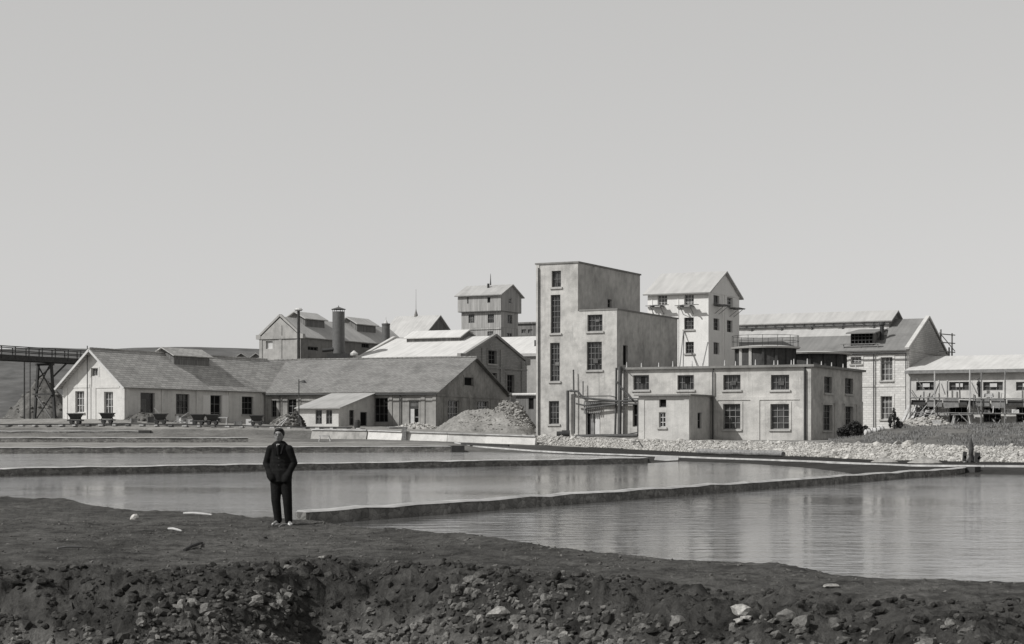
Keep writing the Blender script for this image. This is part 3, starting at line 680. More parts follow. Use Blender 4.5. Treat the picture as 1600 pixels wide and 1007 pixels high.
q = MB(); pb = bm_ * .3; pa = fG.tu(1378, pb); q.tube([(pa, pb, ze + pb * sl - B.zb), (pa, pb, fG.z(508, pa, pb) - B.zb)], .22, 10); q.lathe((pa, pb, fG.z(508, pa, pb) - B.zb), [(.34, 0), (.3, .25), (.05, .3)], 12); q.build('vent_pipe', M['iron'], B.root)
q = MB()                                                      # scaffold poles behind the far gable
for px, p0, p1 in ((1487.5, 560, 521), (1483, 560, 543), (1470, 530, 515)): a = 1.2; t = fG.tv(px, a); q.tube([(a, t, fG.z(p0, a, t) - B.zb), (a, t, fG.z(p1, a, t) - B.zb)], .09, 6)
a = 1.2; t0, t1 = fG.tv(1468, a), fG.tv(1492, a)
for p0 in (522, 535, 549): q.tube([(a, t0, fG.z(p0, a, t0) - B.zb), (a, t1, fG.z(p0 + 2, a, t1) - B.zb)], .06, 6)
q.tube([(a, t0, fG.z(520, a, t0) - B.zb), (a, t1, fG.z(549, a, t1) - B.zb)], .05, 6)
q.build('gable_scaffold', M['timberm'], B.root)

# ================================================================== side range H
B = Building('side_range', 'low pale range under construction with short wide windows beside the brick hall', 'workshop', fG, 1.5)
bH = -1.2; a0, a1h = .02, fG.tu(1760, bH); ze = fG.z(580, 0, bH); bhr = fG.tv(1447, 0); zr = fG.z(558.5, 3, bhr)
fr = B.side((0, bH), (1, 0), (0, 1))
wins = []
for k in range(5):
    x = 1431.5 + 51.5 * k + (1.5 if k > 1 else 0); wins += [fr.rect(x, 597, x + 29 + (k > 0) * 2, 610.5), fr.rect(x, 636.5, x + 28, 660)]
fr.face(B.w, rect_out(a0, a1h, 1, ze), wins, .3)
lf = B.side((a0, bH), (0, 1), (1, 0)); lf.face(B.w, rect_out(0, -bH, 1, ze)); rt = B.side((a1h, bH), (0, 1), (-1, 0)); rt.face(B.w, rect_out(0, bhr - bH, 1, ze))
for x in (1479.5, 1466): fr.obox(B.w, fr.t(x), fr.t(x + 1.5), -.06, -.002, 1, ze - .2)
B.walls(M['lime'])
for i, r in enumerate(wins):
    w = B.window(fr, r, 3, 2, .3, M['timberm'], M['glass'] if i % 2 == 0 else M['dark'])
    if i % 2 == 0: q = MB(); t0, t1, z0, z1 = r; fr.obox(q, t0 + .65, t0 + 1.35, .06, .1, z0 + .35, z1 - .15); q.build('open_pane', M['framew'], w)
m = MB(); sl = (zr - ze) / (bhr - bH)
m.slab((a0, bH - .6, ze - .6 * sl + .15 - 1.5), (a1h, bH - .6, ze - .6 * sl + .15 - 1.5), (a1h, bhr, zr + .15 - 1.5), (a0 + .0, bhr, zr + .15 - 1.5), .13); m.build('roof', M['whiteroof'], B.root)
m = MB(); m.bar((a0 + .02, bH - .64, ze - .6 * sl - .02 - 1.5), (a1h, bH - .64, ze - .6 * sl - .02 - 1.5), .07, .34); m.build('fascia', M['timberm'], B.root)
def Hf(px, py, off): t = fG.tu(px, bH - off); return Vector((*fG.pt(t, bH - off), fG.z(py, t, bH - off)))

# scaffold before the side range, with clutter
o = Hf(1470, 665, 2); T = thing('scaffold', 'timber pole scaffold with plank decks in front of the side range', 'scaffold', o)
def sp(pts, r, name='pole', mat='timberm'): m = MB(); m.tube([Hf(*p) - o for p in pts], r, 6); m.build(name, M[mat], T)
for x, yt, off in ((1422, 590, 1.8), (1460, 580, 1.8), (1515, 578, 1.8), (1533, 582, 1.8), (1443, 612, 1.0), (1480, 596, 1.0), (1570, 580, 1.8), (1620, 580, 1.8)): sp([(x, 668, off), (x + .5, yt, off)], .075, mat='timberl' if x in (1515, 1460) else 'timberm')
for x0, y0, x1, y1, off in ((1422, 645, 1640, 647, 1.9), (1422, 622, 1640, 624, 1.9), (1422, 622.5, 1460, 621.5, 1.7), (1468, 598, 1461, 616, 1.5), (1471, 600, 1477, 617, 1.5), (1432, 592, 1445, 610, 1.6), (1425, 610, 1433, 622, 1.7), (1518, 598, 1527, 616, 1.9), (1447, 657, 1461, 640, 2.2), (1497, 645, 1520, 668, 2), (1525, 628, 1530, 648, 2)): sp([(x0, y0, off), (x1, y1, off)], .055, 'rail', 'timberl' if x0 in (1447,) else 'timberm')
for x0, x1, yy in ((1425, 1500, 621.5), (1478, 1545, 623), (1430, 1480, 648), (1490, 1600, 646), (1545, 1640, 623)):
    for k in range(2):
        m = MB(); off = .7 + .5 * k; m.bar(Hf(x0 + 2 * k, yy, off) - o, Hf(x1 - 3 * k, yy + .7, off) - o, .42, .08); m.build('plank', M['timberm'], T)

rs = random.Random(11)
for k in range(9):                                            # formwork boards hung under the deck
    x0 = 1424 + k * 25; m = MB(); a, b = Hf(x0, 629 + (k % 3), 1.55 + .04 * (k % 2)) - o, Hf(x0 + 22 + (k % 4), 629.5 + (k % 2), 1.55 + .04 * (k % 2)) - o; m.bar(a, b, .06, .5 + .2 * (k % 3)); m.build('hung_board', M['timberm' if k % 3 else 'timber'], T)
for k in range(26):
    x0 = rs.uniform(1424, 1640); y0 = rs.choice((666, 646, 668, 622, 640)); ln = rs.uniform(8, 26); m = MB(); off = rs.uniform(.4, 2.6)
    m.tube([Hf(x0, y0, off + .3) - o, Hf(x0 + rs.uniform(-10, 12), y0 - ln, max(.3, off - rs.uniform(0, .8))) - o], rs.uniform(.035, .07), 6); m.build('loose_pole', M[rs.choice(('timberm', 'timberl', 'timber'))], T)
for k in range(8):
    x0 = rs.uniform(1430, 1600); y0 = rs.choice((621, 646, 666)); m = MB(); c = Hf(x0, y0, rs.uniform(.6, 1.5)) - o; w_ = rs.uniform(.2, .5); m.hexa([c + Vector((-w_, -.2, 0)), c + Vector((w_, -.25, 0)), c + Vector((w_, .2, 0)), c + Vector((-w_, .2, 0))], [c + Vector((-w_ * .8, -.2, .3)), c + Vector((w_ * .9, -.2, .38)), c + Vector((w_, .2, .33)), c + Vector((-w_, .15, .4))]); m.build('stacked_block', M[rs.choice(('stonew', 'stone', 'timber'))], T)
# ================================================================== hall C with flue
fC = Frame(470, 236.0)
B = Building('boiler_hall', 'grey gabled hall with two roof monitors behind the workshop wing', 'hall', fC, 3.0)
aC = fC.tu(405.5); bC = fC.tv(604, 0) + 6; ze = fC.z(526, 0, 0); zr = fC.z(497, aC / 2, 0); wC = -aC
fr = B.side((aC, 0), (1, 0), (0, 1)); rt = B.side((0, 0), (0, 1), (-1, 0)); r1 = fr.rect(415.5, 533, 426, 545.5)
fr.face(B.w, gable_out(0, wC, 1.5, ze, zr), [r1], .3)
fr.obox(B.w, 0, fr.t(410), -.08, -.002, 1.5, ze - .2); fr.obox(B.w, fr.t(436), fr.t(440.5), -.08, -.002, 1.5, zr - 1.0); fr.obox(B.w, fr.t(464), wC, -.08, -.002, 1.5, ze - .2); fr.obox(B.w, 0, wC, -.16, -.082, ze - .25, ze + .15)
lf = B.side((aC, 0), (0, 1), (1, 0)); lf.face(B.w, rect_out(0, bC, 1.5, ze))
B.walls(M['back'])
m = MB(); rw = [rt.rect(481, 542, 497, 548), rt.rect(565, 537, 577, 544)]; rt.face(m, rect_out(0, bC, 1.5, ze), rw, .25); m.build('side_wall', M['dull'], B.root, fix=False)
B.window(fr, r1, 1, 1, .3, M['framew'], M['framew'])
for r in rw: B.window(rt, r, 3, 1, .25, M['frame'], M['dark'])
rf = gable_roof(B, 'b', .25, bC, aC, 0, ze, zr, M['boilroof'], .35, 0, .14)
m = MB(); zc = .38
m.bar((aC - .35, .1, ze + .0 - B.zb), (aC / 2, .1, zr + zc - B.zb), .4, .26); m.bar((.35, .1, ze + .0 - B.zb), (aC / 2 + .02, .1, zr + zc - .004 - B.zb), .4, .26)
m.box(aC - .45, aC + .25, -.2, .4, ze - .25 - B.zb, ze + .35 - B.zb); m.box(-.3, .45, -.2, .4, ze - .25 - B.zb, ze + .35 - B.zb); m.build('coping', M['back'], B.root)
am = aC / 2
for x0, x1, ye, ya in ((477, 507, 497.5, 488.5), (558, 587, 506, 497)):
    ar = 1.5; a_ = am + ar; b0, b1 = fC.tv(x0, a_), fC.tv(x1, a_); zme, zmr = fC.z(ye, a_, b0) , fC.z(ya, am, b0)
    if zmr <= zme + .2: zmr = zme + .6
    sl = (zr - ze) / (wC / 2); z0 = zr - ar * sl - .05; mw = MB()
    for bb, inn in ((b0, 1), (b1, -1)): B.side((am - ar, bb), (1, 0), (0, inn)).face(mw, gable_out(0, 2 * ar, z0, zme, zmr))
    for aa, inn in ((a_, -1), (am - ar, 1)): B.side((aa, b0), (0, 1), (inn, 0)).face(mw, rect_out(0, b1 - b0, z0, zme))
    mw.build('monitor', M['boardd'], B.root, fix=False); gable_roof(B, 'b', b0, b1, am - ar, am + ar, zme, zmr, M['boilroof'], .35, .5, .12, 'monitor_roof')
# flue
d = 222.0; p = P(529, 560, d); T = thing('flue', 'fat round sheet-metal flue with a conical rain cap rising beside the boiler hall', 'chimney', (p.x, p.y, 4.0))
r = 9.6 * d / F; zt_ = zat(487.5, d) - 4; m = MB(); m.lathe((0, 0, 0), [(r, 0), (r, zt_ * .5), (r * 1.02, zt_ * .5 + .03), (r, zt_ * .5 + .06), (r, zt_), (r * .9, zt_ + .02)], 40); m.build('shaft', M['flue'], T, smooth=False)
zc0, zc1 = zat(484.5, d) - 4, zat(480, d) - 4; m = MB(); m.lathe((0, 0, 0), [(r * 1.15, zc0 + .02), (r * 1.2, zc0 + .08), (.08, zc1), (.02, zc1 + .2)], 32); m.build('rain_cap', M['flue'], T)
for k in range(6):
    t = k * math.pi / 3 + .3; m = MB(); m.bar((r * .95 * math.cos(t), r * .95 * math.sin(t), zt_ - .3), (r * .95 * math.cos(t), r * .95 * math.sin(t), zc0 + .1), .06); m.build('stay', M['iron'], T)
m = MB(); w = 17 * d / F; m.box(-w, w * .9, -r * 1.4, r * .9, 0, zat(553, d) - 4); m.build('flue_base', M['iron'], T)
m = MB(); m.tube([(-r * 2.6, -r * .4, zat(548, d) - 4), (-r * .5, -r * .4, zat(546, d) - 4)], r * .33, 10); m.build('inlet_duct', M['iron'], T)
def mast(px, y0, y1, d, r, label, name='pole', mat='timber', cap=None):
    p = P(px, y0, d); T = thing(name, label, 'pole', p); m = MB(); h = zat(y1, d) - p.z; m.tube([(0, 0, 0), (0, 0, h)], [r, r * .8], 8); m.build('shaft', M[mat], T)
    if cap == 'bulb': m = MB(); m.lathe((0, 0, h - .02), [(r * 1.8, 0), (r * 2.6, .15), (r * 1.6, .35), (.02, .42)], 10); m.build('finial', M['framew'], T)
    if cap == 'lamp': m = MB(); m.bar((0, 0, h - .3), (.5, 0, h - .1), .06); m.lathe((.5, 0, h - .35), [(.28, 0), (.1, .22), (.03, .28)], 10); m.build('lamp_head', M['iron'], T)
    if cap == 'arms':
        for zz in (h - .4, h - .9): m = MB(); m.bar((-.5, 0, zz), (.5, 0, zz), .09); m.build('crossarm', M[mat], T)
    return T
mast(466.5, 575, 486, 226, .21, 'tall dark pole with a pale knob standing before the grey gabled hall', cap='bulb')
mast(467, 664, 593, 176, .06, 'thin lamp pole beside the lean-to', 'lamp_post', cap='lamp')
mast(38, 664, 566, 186, .09, 'thin post at the outer end of the timber trestle', mat='timber')
mast(47, 664, 566, 196, .07, 'thinner second post beside the outer post under the timber trestle', mat='timber')
# small stack with knob behind E
d = 246.0; p = P(603, 560, d); T = thing('small_stack', 'short round stack with a small spike rising over the white roof verge', 'chimney', (p.x, p.y, 6)); r = 6.2 * d / F; h = zat(506, d) - 6
m = MB(); m.lathe((0, 0, 0), [(r, 0), (r, h - .25), (r * 1.08, h - .2), (r * 1.08, h), (r * .85, h + .02)], 28); m.build('shaft', M['flue'], T); m = MB(); m.lathe((0, 0, h), [(.28, 0), (.22, .2), (.05, .5), (.03, .9)], 10); m.build('finial', M['framew'], T)

# ================================================================== D
fD = Frame(660, 290.0)
B = Building('far_hall', 'far hall with a broad grey roof and dark gable seen over the white roof', 'hall', fD, 3.5)
aD = fD.tu(596); bD = fD.tv(710, 0); ze = fD.z(531, 0, bD); zr = fD.z(494.5, 0, bD / 2)
rt = B.side((0, 0), (0, 1), (-1, 0)); fr = B.side((aD, 0), (1, 0), (0, 1)); lf = B.side((aD, 0), (0, 1), (1, 0))
rt.face(B.w, gable_out(0, bD, 2, ze, zr)); fr.face(B.w, rect_out(0, -aD, 2, ze)); lf.face(B.w, gable_out(0, bD, 2, ze, zr)); B.walls(M['boardd'])
gable_roof(B, 'a', aD, 0, 0, bD, ze, zr, M['boilroof'], .5, .4, .16)
q = MB(); t = fD.tu(650, bD / 2); q.lathe((t, bD / 2, zr - B.zb), [(.35, 0), (.3, .4), (.1, 1.0), (.04, 1.4), (.025, 3.2), (.02, 4.6)], 8); q.build('roof_vent', M['dull'], B.root)

# ================================================================== E white roof
fE = Frame(722, 216.0)
B = Building('white_roofed_hall', 'hall with a wide white roof, long monitor and dark brick gable behind the workshop wing', 'hall', fE, 2.0)
bE = fE.tv(822, 0); aE = fE.tu(560); ze = fE.z(557, 0, 0); zr = fE.z(527, 0, bE / 2)
rt = B.side((0, 0), (0, 1), (-1, 0)); fr = B.side((aE, 0), (1, 0), (0, 1)); lf = B.side((aE, 0), (0, 1), (1, 0)); bk = B.side((aE, bE), (1, 0), (0, -1))
gw = [rt.rect(*q) for q in ((762, 548, 775.5, 569), (764, 583, 776, 601), (791.5, 586, 803, 614), (735, 583, 746, 603))]
rt.face(B.w, gable_out(0, bE, 1, ze, zr), gw, .35)
for x0, x1 in ((722.3, 729), (752, 757), (781, 786), (814, 821.5)): rt.obox(B.w, rt.t(x0), rt.t(x1), -.16, -.002, 1, ze + (.0 if x0 < 740 or x0 > 800 else 1.2))
rt.obox(B.w, .02, bE, -.2, -.162, rt.z(575, 5), rt.z(572.5, 5))
for r in gw: frame_strip(rt, B.w, r, .25, -.08)
lf.face(B.w, gable_out(0, bE, 1, ze, zr)); fr.face(B.w, rect_out(0, -aE, 1, ze)); bk.face(B.w, rect_out(0, -aE, 1, ze)); B.walls(M['brickd'])
for r in gw: B.window(rt, r, 3, 3, .35, M['frame'], M['dark'], sill=True)
gable_roof(B, 'a', aE + .2, -.2, 0, bE, ze, zr, M['whiteroof'], .3, 0, .14)
def cope(B, a, b_, ze, zr, w=.45, mat='brickd'):
    m = MB(); z0 = .28
    m.bar((a, -.5, ze + z0 - .4 - B.zb), (a, b_ / 2, zr + z0 - B.zb), w, .3); m.bar((a, b_ + .5, ze + z0 - .4 - B.zb), (a, b_ / 2 - .02, zr + z0 - .004 - B.zb), w, .3)
    m.box(a - w * .55, a + w * .55, -.8, .5, ze - .5 - B.zb, ze + .35 - B.zb); m.box(a - w * .55, a + w * .55, b_ - .5, b_ + .8, ze - .5 - B.zb, ze + .35 - B.zb); return m.build('coping', M[mat], B.root)
cope(B, 0, bE, ze, zr); cope(B, aE, bE, ze, zr, .45, 'trim')
q = MB(); q.lathe((aE - .2, -.7, ze + .35 - B.zb), [(.45, 0), (.5, .25), (.2, .5), (.1, .6)], 10); q.build('finial', M['trim'], B.root)
am0, am1 = fE.tu(636, bE / 2 - 2), fE.tu(719, bE / 2 - 2); wm = 2.1; bm_ = bE / 2; zme = fE.z(526.5, am1, bm_ - wm); zmr = fE.z(517, am1, bm_); sl = (zr - ze) / bm_; z0 = zr - wm * sl - .05; mw = MB()
for aa, inn in ((am0, 1), (am1, -1)): B.side((aa, bm_ - wm), (0, 1), (inn, 0)).face(mw, gable_out(0, 2 * wm, z0, zme, zmr))
for bb, inn in ((bm_ - wm, 1), (bm_ + wm, -1)): B.side((am0, bb), (1, 0), (0, inn)).face(mw, rect_out(0, am1 - am0, z0, zme))
mw.build('monitor', M['boardd'], B.root, fix=False); gable_roof(B, 'a', am0, am1, bm_ - wm, bm_ + wm, zme, zmr, M['whiteroof'], .35, .3, .12, 'monitor_roof')

# ================================================================== timber tower T2
fT = Frame(783, 262.0)
B = Building('headhouse', 'board-clad tower house with an overhanging top storey and gabled roof', 'tower', fT, 3.0)
aT = fT.tu(721); bT = fT.tv(809.5, 0); zo = fT.z(485.5, 0, 0); ze = fT.z(460.5, 0, 0); b1_ = fT.tv(813, 0); zr = fT.z(446.5, 0, b1_ / 2)
fr = B.side((aT, 0), (1, 0), (0, 1)); rt = B.side((0, 0), (0, 1), (-1, 0)); lf = B.side((aT, 0), (0, 1), (1, 0))
fw = [fr.rect(*q) for q in ((732, 491.5, 741.5, 505), (762, 491, 772, 505), (731, 519, 739.5, 526), (761.5, 518, 770.5, 526))]; gw = [rt.rect(793, 492.5, 800.5, 506), rt.rect(792, 521, 800, 533)]
fr.face(B.w, rect_out(0, -aT, 2, zo), fw, .2); rt.face(B.w, rect_out(0, bT, 2, zo), gw, .2); lf.face(B.w, rect_out(0, bT, 2, zo)); fr.obox(B.w, 0, -aT, -.12, -.002, fr.z(515.5, 3), fr.z(514.2, 3)); B.walls(M['board'])
ov = .55; m = MB(); A0, A1, B0, B1 = aT - .35, .18, -.5, b1_
f_ = B.side((A0, B0), (1, 0), (0, 1)); r_ = B.side((A1, B0), (0, 1), (-1, 0)); l_ = B.side((A0, B0), (0, 1), (1, 0)); k_ = B.side((A0, B1), (1, 0), (0, -1))
tw = [f_.rect(730, 464.5, 732, 475), f_.rect(761.5, 464.5, 766, 473.5)]; tg = [r_.rect(795, 466, 800, 475)]
f_.face(m, rect_out(0, A1 - A0, zo, ze), tw, .2); r_.face(m, gable_out(0, B1 - B0, zo, ze, zr), tg, .2); l_.face(m, gable_out(0, B1 - B0, zo, ze, zr)); k_.face(m, rect_out(0, A1 - A0, zo, ze)); m.build('top_storey', M['board'], B.root, fix=False)
m = MB(); m.box(A0 + .01, A1 - .01, B0 + .01, B1 - .01, zo - .1 - B.zb, zo + .05 - B.zb); m.build('top_storey_floor', M['boardd'], B.root)
for i, r in enumerate(fw): B.window(fr, r, 3, 2, .2, M['frame'], M['glassl'] if i != 1 else M['glass'])
for r in gw: B.window(rt, r, 2, 2, .2, M['frame'], M['glass'])
for r in tw: B.window(f_, r, 1, 1, .2, M['frame'], M['dark'])
for r in tg: B.window(r_, r, 1, 2, .2, M['framew'], M['glassl'])
gable_roof(B, 'a', A0, A1, B0, B1, ze, zr, M['leanroof'], .45, .35, .14)
q = MB(); t = fT.tu(763, b1_ * .3); zz = zr - .2 * (zr - ze); q.tube([(t, b1_ * .3, zz - .8 - B.zb), (t, b1_ * .3, fT.z(443.5, t, b1_ * .3) - B.zb)], .18, 8); q.build('stove_pipe', M['iron'], B.root)
q = MB(); t = fT.tu(766.5, b1_ * .5); q.tube([(t, b1_ * .5, zr - .1 - B.zb), (t, b1_ * .5, fT.z(437, t, b1_ * .5) - B.zb), (t, b1_ * .5, fT.z(428, t, b1_ * .5) - B.zb)], [.14, .07, .03], 6); q.build('lightning_rod', M['iron'], B.root)

# ================================================================== F : low roofs between the hall and the stair tower
fF = Frame(800, 240.0)
B = Building('gap_store', 'store with a pale roof glimpsed between the white-roofed hall and the stair tower', 'store', fF, 2.0)
a0, a1_ = -6.0, fF.tu(880); bF2 = 16; ze = fF.z(556, 2, 0); zr = fF.z(530, 2, 8)
fr = B.side((a0, 0), (1, 0), (0, 1)); fr.face(B.w, rect_out(0, a1_ - a0, 1, ze)); rt = B.side((a1_, 0), (0, 1), (-1, 0)); rt.face(B.w, gable_out(0, bF2, 1, ze, zr)); lf = B.side((a0, 0), (0, 1), (1, 0)); lf.face(B.w, gable_out(0, bF2, 1, ze, zr)); B.walls(M['back'])
gable_roof(B, 'a', a0, a1_, 0, bF2, ze, zr, M['whiteroof'], .5, .3, .4)
q = MB(); t = fF.tu(831, 2); q.tube([(t, 3, ze + .4 - B.zb), (t, 3, ze + 2.2 - B.zb)], .12, 6); q.build('roof_pipe', M['iron'], B.root)
fF3 = Frame(812, 285.0)
B = Building('dark_loft', 'dark boarded building behind the gap beside the timber tower house', 'store', fF3, 3.0)
a1_ = fF3.tu(875); fr = B.side((-4, 0), (1, 0), (0, 1)); zt_ = fF3.z(506, 2, 0); fr.face(B.w, rect_out(0, a1_ + 4, 1, zt_), [fr.rect(815, 515, 822, 521), fr.rect(825, 515, 832, 521)], .2); rt = B.side((a1_, 0), (0, 1), (-1, 0)); rt.face(B.w, rect_out(0, 9, 1, zt_)); lf = B.side((-4, 0), (0, 1), (1, 0)); lf.face(B.w, rect_out(0, 9, 1, zt_)); B.walls(M['boardd'])
for x in (815, 825): B.window(fr, fr.rect(x, 515, x + 7, 521), 2, 1, .2, M['frame'], M['glassl'])
q = MB(); q.box(-4.2, a1_ + .2, -.3, 9.2, zt_ - B.zb, zt_ + .25 - B.zb); q.build('roof', M['boardd'], B.root)
# pipe bridge in the gap
A_, B_ = P(797, 617, 205), P(845, 616.5, 198); m = MB(); m.tube([Vector((0, 0, 0)), B_ - A_], .16, 8); m.tube([Vector((0, 0, 0)), Vector((0, 0, -4.5))], .09, 6); m.tube([(B_ - A_) * .95, (B_ - A_) * .95 + Vector((0, 0, -4.5))], .09, 6); o_ = m.build('pipe_bridge', M['trim']); o_.location = A_; tag(o_, 'pale horizontal pipe crossing the dark gap beside the stair tower', 'pipe')
# low dark shed in the gap
fS = Frame(806, 200.0); B = Building('gap_shed', 'dark boarded shed standing in the shadowed gap left of the stair tower', 'shed', fS, 1.4)
a1_ = fS.tu(850); fr = B.side((0, 0), (1, 0), (0, 1)); zt_ = fS.z(619, 1, 0); r_ = fr.rect(826, 622, 834, 640); fr.face(B.w, rect_out(0, a1_, 1, zt_), [r_], .2); lf = B.side((0, 0), (0, 1), (1, 0)); lf.face(B.w, rect_out(0, 6, 1, zt_)); B.walls(M['boardd']); B.window(fr, r_, 1, 1, .2, M['timber'], M['dark'], name='door'); q = MB(); q.box(-.2, a1_ + .2, -.3, 6, zt_ - 1.4, zt_ + .12 - 1.4); q.build('roof', M['boardd'], B.root)

# ================================================================== little roofs peeping over building 1
for px, half, ya, ye, d, lab in ((379, 11, 553, 560, 262, 'small dark gable roof peeping over the long shed, the left one of two'), (402, 13, 553, 562, 250, 'small dark gable roof peeping over the joint of shed and wing, with a wider gable')):
    fK = Frame(px + half, d); B = Building('small_store', lab, 'store', fK, 3.0, 'small stores behind the shed ridge'); aK = fK.tu(px - half); ze = fK.z(ye, 0, 0); zr = fK.z(ya, aK / 2, 0)
    fr = B.side((aK, 0), (1, 0), (0, 1)); rt = B.side((0, 0), (0, 1), (-1, 0)); fr.face(B.w, gable_out(0, -aK, 2, ze, zr)); rt.face(B.w, rect_out(0, 7, 2, ze)); B.walls(M['boardd']); gable_roof(B, 'b', 0, 7, aK, 0, ze, zr, M['greyroof'], .3, .4, .12)

# ================================================================== trestle
fR = Frame(70, 206.0); fR_o = fR.o
zb_ = 2.6; T = thing('timber_trestle', 'dark timber trestle carrying a railed walkway past the white gable', 'trestle', (fR_o.x, fR_o.y, zb_), -ANG)
zd = fR.z(560, 0, 0) - zb_; Lb0, Lb1 = -26.0, 34.0; wd = 2.4
def tb(pts, w, name, mat='timber', h=None):
    m = MB()
    for i in range(0, len(pts), 2): m.bar(pts[i], pts[i + 1], w, h)
    m.build(name, M[mat], T)
m = MB(); m.box(-wd / 2, wd / 2, Lb0, Lb1, zd, zd + .1); m.build('deck', M['timber'], T)
for s in (-wd / 2 + .12, 0, wd / 2 - .12): m = MB(); m.box(s - .12, s + .12, Lb0, Lb1, zd - .5, zd - .004); m.build('girder', M['timber'], T)
for s in (-wd / 2, wd / 2):
    for zz in (.55, 1.05): m = MB(); m.bar((s, Lb0, zd + zz), (s, Lb1, zd + zz), .08, .1); m.build('handrail', M['timber'], T)
    b = Lb0
    while b < Lb1: m = MB(); m.bar((s, b, zd - .3), (s, b, zd + 1.1), .1); m.build('rail_post', M['timber'], T); b += 2.2
for b in (-24, -12, 0, 12, 24):                                # each bent tower: two splayed frames with crossed braces
    for bb in (b,):
        ht, hb = .95, 1.65; zt2 = zd - .62
        def wx(z): return hb + (ht - hb) * (z + 1.2) / (zt2 + 1.2)
        for e in (-1, 1): m = MB(); m.bar((e * hb, bb, -1.2), (e * ht, bb, zt2), .26); m.build('leg', M['timber'], T)
        h2 = zd * .45; sg = 1 if bb > b else -1
        for z0, z1 in ((0.05, h2), (h2, zt2 - .1)):
            for e in (-1, 1): m = MB(); yy = bb - .2 * (1 if e > 0 else .55); m.bar((-e * wx(z0), yy, z0), (e * wx(z1), yy, z1), .15, .08); m.build('brace', M['timberm' if z0 < 1 and e < 0 else 'timber'], T)
        m = MB(); m.bar((-wx(h2) - .3, bb - .27, h2), (wx(h2) + .3, bb - .27, h2), .1, .2); m.build('crossbeam', M['timber'], T)
        m = MB(); m.bar((-ht - .35, bb, zt2 - .1), (ht + .35, bb, zt2 - .1), .28, .26); m.build('crosshead', M['timber'], T)
    for e in (-1, 1): m = MB(); m.bar((ht * e * 1.05, b + .05, zd - 2.3), (ht * e, b + 2.6, zd - .55), .15); m.build('knee_brace', M['timber'], T)
# ------------------------------------------------------------------ numpy noise
def _h(ix, iy, s): 
    n = (ix.astype(np.int64) * 374761393 + iy.astype(np.int64) * 668265263 + s * 1442695041) & 0x7fffffff
    n = ((n ^ (n >> 13)) * 1274126177) & 0x7fffffff
    return ((n ^ (n >> 16)) & 0xffff) / 65535.0
def vnoise(x, y, s=0):
    ix, iy = np.floor(x), np.floor(y); fx, fy = x - ix, y - iy; fx = fx * fx * (3 - 2 * fx); fy = fy * fy * (3 - 2 * fy)
    a, b, c, d = _h(ix, iy, s), _h(ix + 1, iy, s), _h(ix, iy + 1, s), _h(ix + 1, iy + 1, s)
    return (a * (1 - fx) + b * fx) * (1 - fy) + (c * (1 - fx) + d * fx) * fy
def fbm(x, y, s=0, o=4, g=0.5):
    t, a, n = 0, 1.0, 0
    for k in range(o): t = t + a * (vnoise(x * 2 ** k + 17 * k, y * 2 ** k - 9 * k, s + k) - .5); n += a; a *= g
    return t / n * 2
def worley(x, y, s=0):
    ix, iy = np.floor(x), np.floor(y); best = np.full(x.shape, 9.0)
    for dx in (-1, 0, 1):
        for dy in (-1, 0, 1):
            cx, cy = ix + dx, iy + dy; px_, py_ = cx + _h(cx, cy, s), cy + _h(cx, cy, s + 5)
            best = np.minimum(best, (px_ - x) ** 2 + (py_ - y) ** 2)
    return np.sqrt(best)

def grid_mesh(name, X, Y, Z, tone, mat, kind='structure', smooth=True):
    nr, nc = X.shape; v = np.stack([X, Y, Z], -1).reshape(-1, 3)
    i = np.arange((nr - 1) * nc).reshape(nr - 1, nc)[:, :-1].ravel(); f = np.stack([i, i + 1, i + nc + 1, i + nc], -1)
    me = bpy.data.meshes.new(name); me.vertices.add(len(v)); me.vertices.foreach_set('co', v.ravel())
    me.loops.add(f.size); me.loops.foreach_set('vertex_index', f.ravel()); me.polygons.add(len(f))
    me.polygons.foreach_set('loop_start', np.arange(0, f.size, 4)); me.polygons.foreach_set('loop_total', np.full(len(f), 4)); me.update(calc_edges=True)
    if tone is not None:
        at = me.color_attributes.new('tone', 'FLOAT_COLOR', 'POINT'); t = tone.ravel(); c = np.stack([t, t * .991, t * .972, np.ones_like(t)], -1); at.data.foreach_set('color', c.ravel().astype(np.float32))
    me.polygons.foreach_set('use_smooth', np.full(len(f), smooth)); me.materials.append(mat)
    o = bpy.data.objects.new(name, me); COL.objects.link(o); return tag(o, kind=kind)

# ------------------------------------------------------------------ ground beyond the ponds
ZW, ZW3 = -0.12, 0.08
